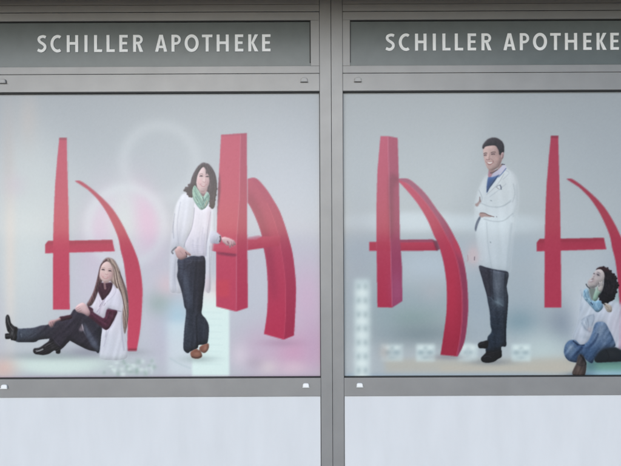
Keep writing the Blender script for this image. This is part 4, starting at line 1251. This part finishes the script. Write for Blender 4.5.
p.blob(489.6, 168.2, 2.0, 1.0, (208, 172, 162), .5, clip=q + 'face')
p.blob(500.2, 161, 1.5, 5, (142, 112, 108), .55, rot=10, clip=q + 'face')
p.blob(494.8, 169, 4, 1.0, (134, 102, 98), .6, rot=-18, clip=q + 'face')
p.blob(496.6, 158.6, 1.8, 1.6, (206, 166, 156), .5, clip=q + 'face')
p.poly([(501.6, 153), (503.2, 152), (503.9, 154), (503.4, 157.4), (502, 159.4), (501, 158.4)], (184, 150, 148), q + 'ear', True, .4)
p.stroke([(502.2, 154), (502.6, 156.4), (501.8, 158)], .6, (128, 92, 94), .7, .4, clip=q + 'ear')
for i in range(26):
    a = 484 + rng.random() * 19
    p.stroke([(a, 140 + abs(a - 493) * .35 + rng.random() * 3), (a - .6 + rng.random(), 144 + abs(a - 493) * .3 + rng.random() * 3)], .5, [(88, 76, 80), (34, 28, 32)][i % 2], .5, .4, clip=q + 'hair')
p.grain([q + 'trousers'], 3.6, 1.6)
p.grain([q + 'hair', q + 'face'], 2.4, 1.4)
p.grain([q + 'coat'], .6, 2)

# ---- seated person at the right edge, looking up, hand at the cheek
q = 'look.'
p.poly([(585, 289), (581.4, 294), (580, 304), (579, 314), (577, 326), (572.6, 338), (578, 344), (590, 346), (602, 332), (616, 350), (630, 350), (634, 330), (630, 312), (620, 303), (606, 300), (592, 297)],
       [(590, 300, (192, 202, 212)), (600, 345, (188, 192, 206))], q + 'coat', True, 2.0, .8)
p.blob(616, 324, 6, 12, (196, 188, 200), .6, clip=q + 'coat')
p.blob(604, 314, 7, 5, (198, 200, 212), .6, clip=q + 'coat')
p.stroke([(580.6, 290), (582, 296)], 1.2, (150, 164, 178), .6, .8)
p.blob(581, 308, 2, 4, (164, 174, 188), .6, clip=q + 'coat')
p.blob(585, 337, 5, 1.6, (164, 174, 186), .6, rot=12, clip=q + 'coat')
p.blob(574, 330, 3, 12, (160, 172, 184), .5, rot=14, clip=q + 'coat')
p.blob(598, 316, 4, 3, (170, 180, 194), .5, clip=q + 'coat')
# dark seat, far boot
p.poly([(594, 356), (599, 350), (607, 346.4), (615, 347), (622, 350), (634, 351), (641, 355), (641, 360.6), (628, 361), (606, 362), (596, 362)], (26, 34, 42), q + 'boot2', True, .6)
p.blob(612, 353, 5, 3, (52, 56, 60), .6, clip=q + 'boot2')
p.stroke([(606, 350), (609, 356), (607, 361)], 1.2, (14, 18, 26), .6, .8, clip=q + 'boot2')
# jeans
p.poly([(595, 323.6), (600, 321.6), (605.4, 323.2), (609.3, 330), (613.1, 337.7), (615.4, 346), (608.6, 347.6), (603, 349), (598, 353), (594.6, 358), (592.4, 363), (588, 361.4), (584.8, 358.8), (580.4, 355), (577.4, 361.8), (572, 361.6), (568.4, 360.2), (565.6, 357), (564, 352.4), (564.8, 346.3), (567, 342.4), (570, 340.2), (574.5, 340), (577.4, 342), (580, 344.4), (584.2, 344.2), (588.7, 340), (592, 333)],
       [(604, 326, (92, 118, 152)), (585, 356, (58, 88, 128))], q + 'trousers', True, .5)
p.blob(600, 331, 2.6, 8, (148, 166, 188), .75, rot=22, clip=q + 'trousers')
p.blob(605, 338, 2, 7, (120, 142, 170), .6, rot=10, clip=q + 'trousers')
p.blob(570, 350, 3, 5, (130, 154, 180), .75, rot=15, clip=q + 'trousers')
p.stroke([(578, 346), (586, 348), (594, 342), (598, 334)], 2.0, (48, 72, 112), .6, 1.2, clip=q + 'trousers')
p.stroke([(568, 359.6), (574, 355), (582, 349)], 2.0, (42, 64, 100), .5, 1.6, clip=q + 'trousers')
p.stroke([(573.4, 341), (578, 344.6), (584, 345)], 1.4, (24, 38, 62), .75, .7, clip=q + 'trousers')
p.blob(571, 347, 3, 1.6, (160, 178, 198), .5, rot=25, clip=q + 'trousers')
p.stroke([(610, 332), (612, 340), (606, 346)], 1.2, (56, 82, 118), .6, 1.0, clip=q + 'trousers')
p.blob(592, 354, 4, 4, (52, 84, 122), .6, clip=q + 'trousers')
p.stroke([(564.6, 356), (569, 360.8), (577, 361.6)], 1.4, (32, 50, 80), .6, .7, clip=q + 'trousers')
# near boot
p.poly([(578.2, 355.4), (580.4, 354.2), (583, 355.4), (585.2, 359.6), (586.4, 363), (586, 370), (584.4, 375.6), (581.6, 376.8), (577.6, 377.1), (573.6, 375.6), (572.3, 372.6), (573.6, 369), (575.8, 364.4), (577, 359.6)], [(580, 356, (58, 52, 54)), (578, 375, (82, 66, 60))], q + 'boot1', True, .45)
p.blob(578.6, 369.6, 2, 3.2, (124, 100, 88), .6, clip=q + 'boot1')
p.stroke([(580.6, 355), (584, 359.4), (586, 364)], 1.7, (24, 24, 30), .8, .5, clip=q + 'boot1')
p.stroke([(577.4, 364), (581, 365.6), (584.6, 365)], .8, (40, 36, 38), .6, .5, clip=q + 'boot1')
p.stroke([(573, 374.4), (578, 376.6), (584, 375.6)], 1.0, (34, 30, 32), .7, .5, clip=q + 'boot1')
# folded sleeve and hand at the knee
p.poly([(581.4, 320), (585, 316.8), (590, 314.8), (593.9, 314.2), (594.4, 318), (592.6, 325), (590.4, 332.4), (587, 331.6), (583.4, 328.8), (581, 324.4)], (166, 178, 192), q + 'coat', True, .6, .9)
p.stroke([(581.6, 320), (586, 317), (592, 314.8)], 1.0, (132, 143, 160), .35, 1.0)
p.stroke([(593.6, 314.6), (594, 319), (592, 325)], 1.2, (126, 138, 156), .4, 1.0)
p.stroke([(582, 323), (585.4, 328.6), (590, 331.6)], 1.1, (132, 142, 158), .5, .9)
p.stroke([(587, 318), (588.6, 324), (588, 330)], .8, (136, 146, 162), .7, .6)
p.stroke([(584, 321.6), (586, 326)], .7, (206, 212, 220), .7, .6)
p.blob(589.6, 329.4, 1.6, 2, (188, 172, 172), .6)
# blue blouse
p.poly([(584.4, 289.4), (587.4, 288.6), (589, 292), (590.4, 298), (594, 301), (600, 300), (602.4, 302), (603, 307), (600, 311), (596.6, 312), (592.4, 308), (588, 303), (584.2, 298.6), (583, 293.6)], [(586, 290, (134, 168, 186)), (598, 308, (112, 152, 178))], q + 'blouse', True, .5)
p.stroke([(584.6, 291), (585.6, 296), (587.6, 299.4)], .9, (76, 112, 138), .7, .5, clip=q + 'blouse')
p.stroke([(585, 298), (589, 299), (591, 303)], .9, (168, 196, 206), .7, .6, clip=q + 'blouse')
p.stroke([(591, 302.6), (592.4, 304.4)], 1.3, (44, 64, 92), .8, .5, clip=q + 'blouse')
p.stroke([(595, 303), (598, 308), (600, 310)], 1.2, (150, 182, 200), .6, .8, clip=q + 'blouse')
# neck and raised forearm
p.poly([(589, 287.4), (594, 287), (595.6, 290), (594.4, 297), (592.6, 300.4), (590.4, 297)], (112, 122, 116), q + 'neck', True, .5)
p.poly([(597.4, 286), (600.4, 289), (602, 291), (600.4, 293.4), (598.6, 297.4), (596.4, 300.6), (594, 301), (592.8, 298.6), (594, 294), (596, 289)], [(598, 288, (146, 168, 152)), (595, 300, (128, 162, 142))], q + 'arm', True, .5)
# hair
p.poly([(600.3, 266.9), (604, 266.9), (607.6, 268.2), (610, 270.6), (612.2, 273), (614.6, 276), (616.2, 279), (617.2, 284), (616.8, 289), (615.4, 294.4), (612.8, 299.6), (609, 302), (605.4, 302.8), (602, 301.4), (599.6, 298.8), (598.8, 295.6), (601, 292.4), (602.8, 288), (604.1, 281), (604, 274), (601.5, 270), (598.6, 269.6), (596.2, 270), (597, 268.4)],
       [(603, 268, (62, 32, 36)), (610, 282, (22, 20, 27))], q + 'hair', True, .5)
for cu, cv in ((607.6, 268), (610.8, 271), (613.6, 274.6), (616, 278.4), (617.3, 283), (617.2, 287.6), (616.2, 292), (614.4, 296.4), (611.6, 300), (607.6, 302.4), (603.4, 302.4), (600, 299.6), (599.2, 296.4), (603.6, 267), (615.2, 276.4), (617.6, 285.4), (613, 298.4)):
    a = rng.random() * 6; rr = .7 + rng.random() * .8
    p.poly([(cu + rr * cos(a + t) * (1 + .3 * rng.random()), cv + rr * sin(a + t)) for t in np.linspace(0, 5.4, 7)], (26 + int(rng.random() * 16), 22, 28), q + 'hair', True, .35)
for i in range(40):
    cu, cv = 604.5 + rng.random() * 11, 271 + rng.random() * 28
    p.stroke([(cu, cv), (cu + 1.2, cv + 1.4), (cu + .2, cv + 3), (cu + 1.1, cv + 4.4)], .55, [(66, 54, 60), (12, 11, 16), (48, 36, 42)][i % 3], .55, .35, clip=q + 'hair')
p.stroke([(586.2, 284.2), (587.4, 286.4), (589.6, 288.2)], 1.2, (48, 48, 54), .75, .6, pid=q + 'hair_end')
# face
p.poly([(597.8, 269.2), (595.8, 270.6), (593.8, 272.8), (592.6, 275), (591.6, 277.4), (589.6, 279), (588.4, 280.6), (587.6, 282.6), (587.9, 285), (589.2, 287), (591.6, 288.4), (594.2, 288), (596.6, 286.4), (599, 284.4), (602.4, 283.4), (604.3, 279), (604.4, 274), (602.6, 270.6), (600.2, 269.2)],
       [(592, 274, (190, 178, 176)), (598, 287, (162, 152, 148))], q + 'face', True, .4)
p.blob(601, 273, 2, 2.6, (198, 184, 180), .6, clip=q + 'face')
p.blob(595.6, 280.6, 1.8, 2.4, (190, 172, 168), .6, clip=q + 'face')
p.blob(598.0, 274.5, 1.8, 1.2, (124, 114, 120), .6, rot=30, clip=q + 'face')
p.blob(598.1, 274.8, 1.0, .5, (54, 50, 58), .95, rot=30, clip=q + 'face')
p.blob(593.9, 273.5, .8, .5, (64, 58, 64), .9, rot=20, clip=q + 'face')
p.blob(598.8, 272.8, 1.5, .4, (96, 88, 94), .6, rot=28, clip=q + 'face')
p.blob(593.6, 277.2, .6, 1.8, (132, 122, 126), .6, rot=30, clip=q + 'face')
p.blob(592.8, 279.0, .9, .45, (108, 96, 100), .7, clip=q + 'face')
p.blob(591.3, 281.2, 1.7, .8, (126, 96, 102), .7, rot=-8, clip=q + 'face')
p.blob(591.0, 280.8, 1.2, .38, (216, 214, 216), .9, rot=-8, clip=q + 'face')
p.blob(592.6, 287.0, 3.2, 1.0, (106, 108, 108), .65, rot=-8, clip=q + 'face')
p.blob(596.8, 283.6, 1.4, 2.4, (136, 130, 132), .5, clip=q + 'face')
# hand at the cheek
p.poly([(597.6, 286.4), (598.4, 284), (599.6, 281.6), (600.3, 281.4), (600.6, 283.4), (601.4, 281), (602.2, 281), (602.4, 283.4), (603.2, 282.2), (603.9, 283), (603.4, 287), (602.4, 290), (600.6, 292), (598.4, 290.6)], (178, 170, 164), q + 'hand1', False, .4)
for a in (600.4, 602):
    p.stroke([(a, 282.4), (a + .2, 285.6)], .6, (96, 92, 98), .7, .4, clip=q + 'hand1')
p.stroke([(599, 283.2), (599, 286.4)], .8, (56, 54, 62), .7, .4, clip=[q + 'hand1', q + 'face'])
p.poly([(603.6, 303.4), (606, 303), (609, 304.6), (611.4, 306.4), (612, 310), (611, 312), (607.6, 311.8), (605.4, 308.4)], (170, 158, 144), q + 'hand2', True, .5)
p.stroke([(603.6, 303), (605, 304.6)], 1.4, (40, 42, 46), .7, .5)
p.stroke([(606, 305.6), (609, 308.6)], .6, (116, 106, 98), .7, .4, clip=q + 'hand2')
p.stroke([(607.6, 309.4), (610.6, 310.4)], .7, (116, 106, 98), .7, .4, clip=q + 'hand2')
for i in range(60):
    cu, cv = 603 + rng.random() * 12.5, 269 + rng.random() * 30
    p.blob(cu, cv, .5 + rng.random() * 1.0, .5 + rng.random() * 1.2, [(62, 50, 56), (10, 10, 14), (40, 32, 38)][i % 3], .45, rot=rng.random() * 180, clip=q + 'hair')
p.grain([q + 'trousers'], 4, 1.6)
p.grain([q + 'hair', q + 'face', q + 'blouse'], 2.4, 1.4)


for po, lst in ((pL, (('stand.hair', 1.6, .5), ('stand.face', 2.2, .2), ('stand.hand1', 1.2, .4), ('stand.hand2', 1.6, .4), ('stand.scarf', 1.6, .3),
                      ('stand.trousers', 2.6, .55), ('stand.shoe1', 1.2, .5), ('stand.shoe2', 1.2, .5), ('stand.coat', 3.0, .14), ('stand.blouse', 2.5, .12),
                      ('sit.hair', 1.6, .45), ('sit.face', 2.2, .2), ('sit.hand1', 1.0, .5), ('sit.hand2', 1.6, .4), ('sit.trousers', 2.4, .6), ('sit.boot1', 1.3, .8),
                      ('sit.boot2', 1.3, .8), ('sit.sleeve1', 1.2, .5), ('sit.sleeve2', 1.8, .55), ('sit.sweater', 1.6, .4), ('sit.coat', 2.6, .18))),
                (pR, (('tall.hair', 1.6, .5), ('tall.face', 2.2, .2), ('tall.ear', .8, .4), ('tall.trousers', 2.4, .6), ('tall.shoe1', 1.3, .7), ('tall.shoe2', 1.3, .7), ('tall.coat', 4.0, .07),
                      ('tall.sweater', 1.4, .4), ('look.hair', 2.0, .6), ('look.face', 1.8, .2), ('look.trousers', 2.2, .42), ('look.boot1', 1.5, .5), ('look.boot2', 1.5, .5),
                      ('look.blouse', 1.4, .5), ('look.coat', 2.4, .12), ('look.hand1', 1.0, .4), ('look.hand2', 1.0, .4), ('look.arm', 1.2, .5)))):
    for nm, r_, kk in lst:
        po.relief(nm, r_, kk)
for po, nm, g_ in ((pL, 'stand.trousers', .74), (pL, 'stand.hair', .88), (pL, 'stand.shoe1', .9), (pL, 'stand.shoe2', .9), (pL, 'sit.trousers', .78), (pL, 'sit.boot1', .7), (pL, 'sit.boot2', .7), (pL, 'sit.sleeve1', .85),
                   (pL, 'sit.sleeve2', .85), (pL, 'sit.sweater', .85), (pR, 'tall.trousers', .8), (pR, 'tall.hair', .85), (pR, 'tall.shoe1', .6), (pR, 'tall.shoe2', .6), (pR, 'look.hair', .75),
                   (pR, 'look.trousers', .88), (pR, 'look.boot1', .85), (pR, 'look.boot2', .75), (pR, 'tall.sweater', .9), (pR, 'look.coat', .97), (pL, 'stand.scarf', .95)):
    po.C[po.ID == po.pid(nm)] *= g_
for po, nm, amp, su, sv, rt in ((pL, 'stand.coat', 2.6, 13, 40, 8), (pL, 'stand.blouse', 2.2, 8, 20, 5), (pL, 'stand.trousers', 3.5, 10, 30, 6), (pL, 'sit.coat', 2.8, 11, 26, 14),
                                (pL, 'sit.trousers', 3, 9, 30, 50), (pL, 'sit.sleeve2', 4, 8, 14, -60), (pR, 'tall.coat', 1.5, 15, 44, -4), (pR, 'tall.trousers', 3.5, 10, 30, -4),
                                (pR, 'look.trousers', 6, 8, 20, 35), (pR, 'look.coat', 4, 9, 18, 20), (pR, 'look.blouse', 6, 5, 8, 25), (pL, 'stand.scarf', 8, 2.6, 9, -30),
                                (pL, 'stand.hair', 5, 2.4, 16, 5), (pL, 'sit.hair', 8, 2.2, 20, -14), (pL, 'sit.boot1', 8, 3, 6, 30),
                                (pL, 'sit.boot2', 8, 3, 6, 60), (pR, 'look.boot1', 5, 6, 8, 20)):
    po.folds(nm, amp, su, sv, rt)
pL.soften(0.26, 0.9)
pR.soften(0.26, 0.9)


# ---- build the films
def back_of(po):
    """the backdrop continues behind the figures: fill their area with the nearest background tone"""
    m = (dilate_ids(po.ID.copy(), 5) == 0).astype(float)
    k = 4
    num, w_ = (po.C * m[..., None])[::k, ::k], m[::k, ::k]
    f, have = None, None
    for s_ in (1.2, 3, 8, 20):
        bw = blur(w_, s_)
        bn = np.stack([blur(num[..., c], s_) for c in range(3)], -1) / np.maximum(bw, 1e-5)[..., None]
        ok = np.clip(bw * 8, 0, 1)[..., None]
        f = bn if f is None else f * have + bn * (1 - have)
        have = ok if have is None else np.maximum(have, ok)
    f = np.repeat(np.repeat(f, k, 0), k, 1)[:po.H, :po.W]
    return np.where(m[..., None] > 0, po.C, f)


def keys(po, pre):
    return [n for n in po.names if n.startswith(pre + '.')]


finish(pL, back_of(pL), unitL, 'printed film in left window, long-haired person seated below red letter', [
    ('printed_letter', 'flat red letter form with the seated fair-haired person below it', keys(pL, 'letter_a'), 4),
    ('printed_letter', 'bulky red letter form the standing person rests a hand on', keys(pL, 'letter_b'), 4),
    ('printed_person', 'printed person standing in white coat, green scarf and dark jeans', keys(pL, 'stand'), 1),
    ('printed_person', 'printed person sitting on the floor in maroon sweater and black boots', keys(pL, 'sit'), 1)])
finish(pR, back_of(pR), unitR, 'printed film in right window, tall person in white coat with folded arms', [
    ('printed_letter', 'bulky red letter form left of the tall standing person', keys(pR, 'letter_c'), 4),
    ('printed_letter', 'flat red letter form right of the tall standing person', keys(pR, 'letter_d'), 4),
    ('printed_person', 'printed person standing with folded arms in white coat over blue sweater', keys(pR, 'tall'), 1),
    ('printed_person', 'printed person sitting in blue jeans, looking up with hand at cheek', keys(pR, 'look'), 1)])
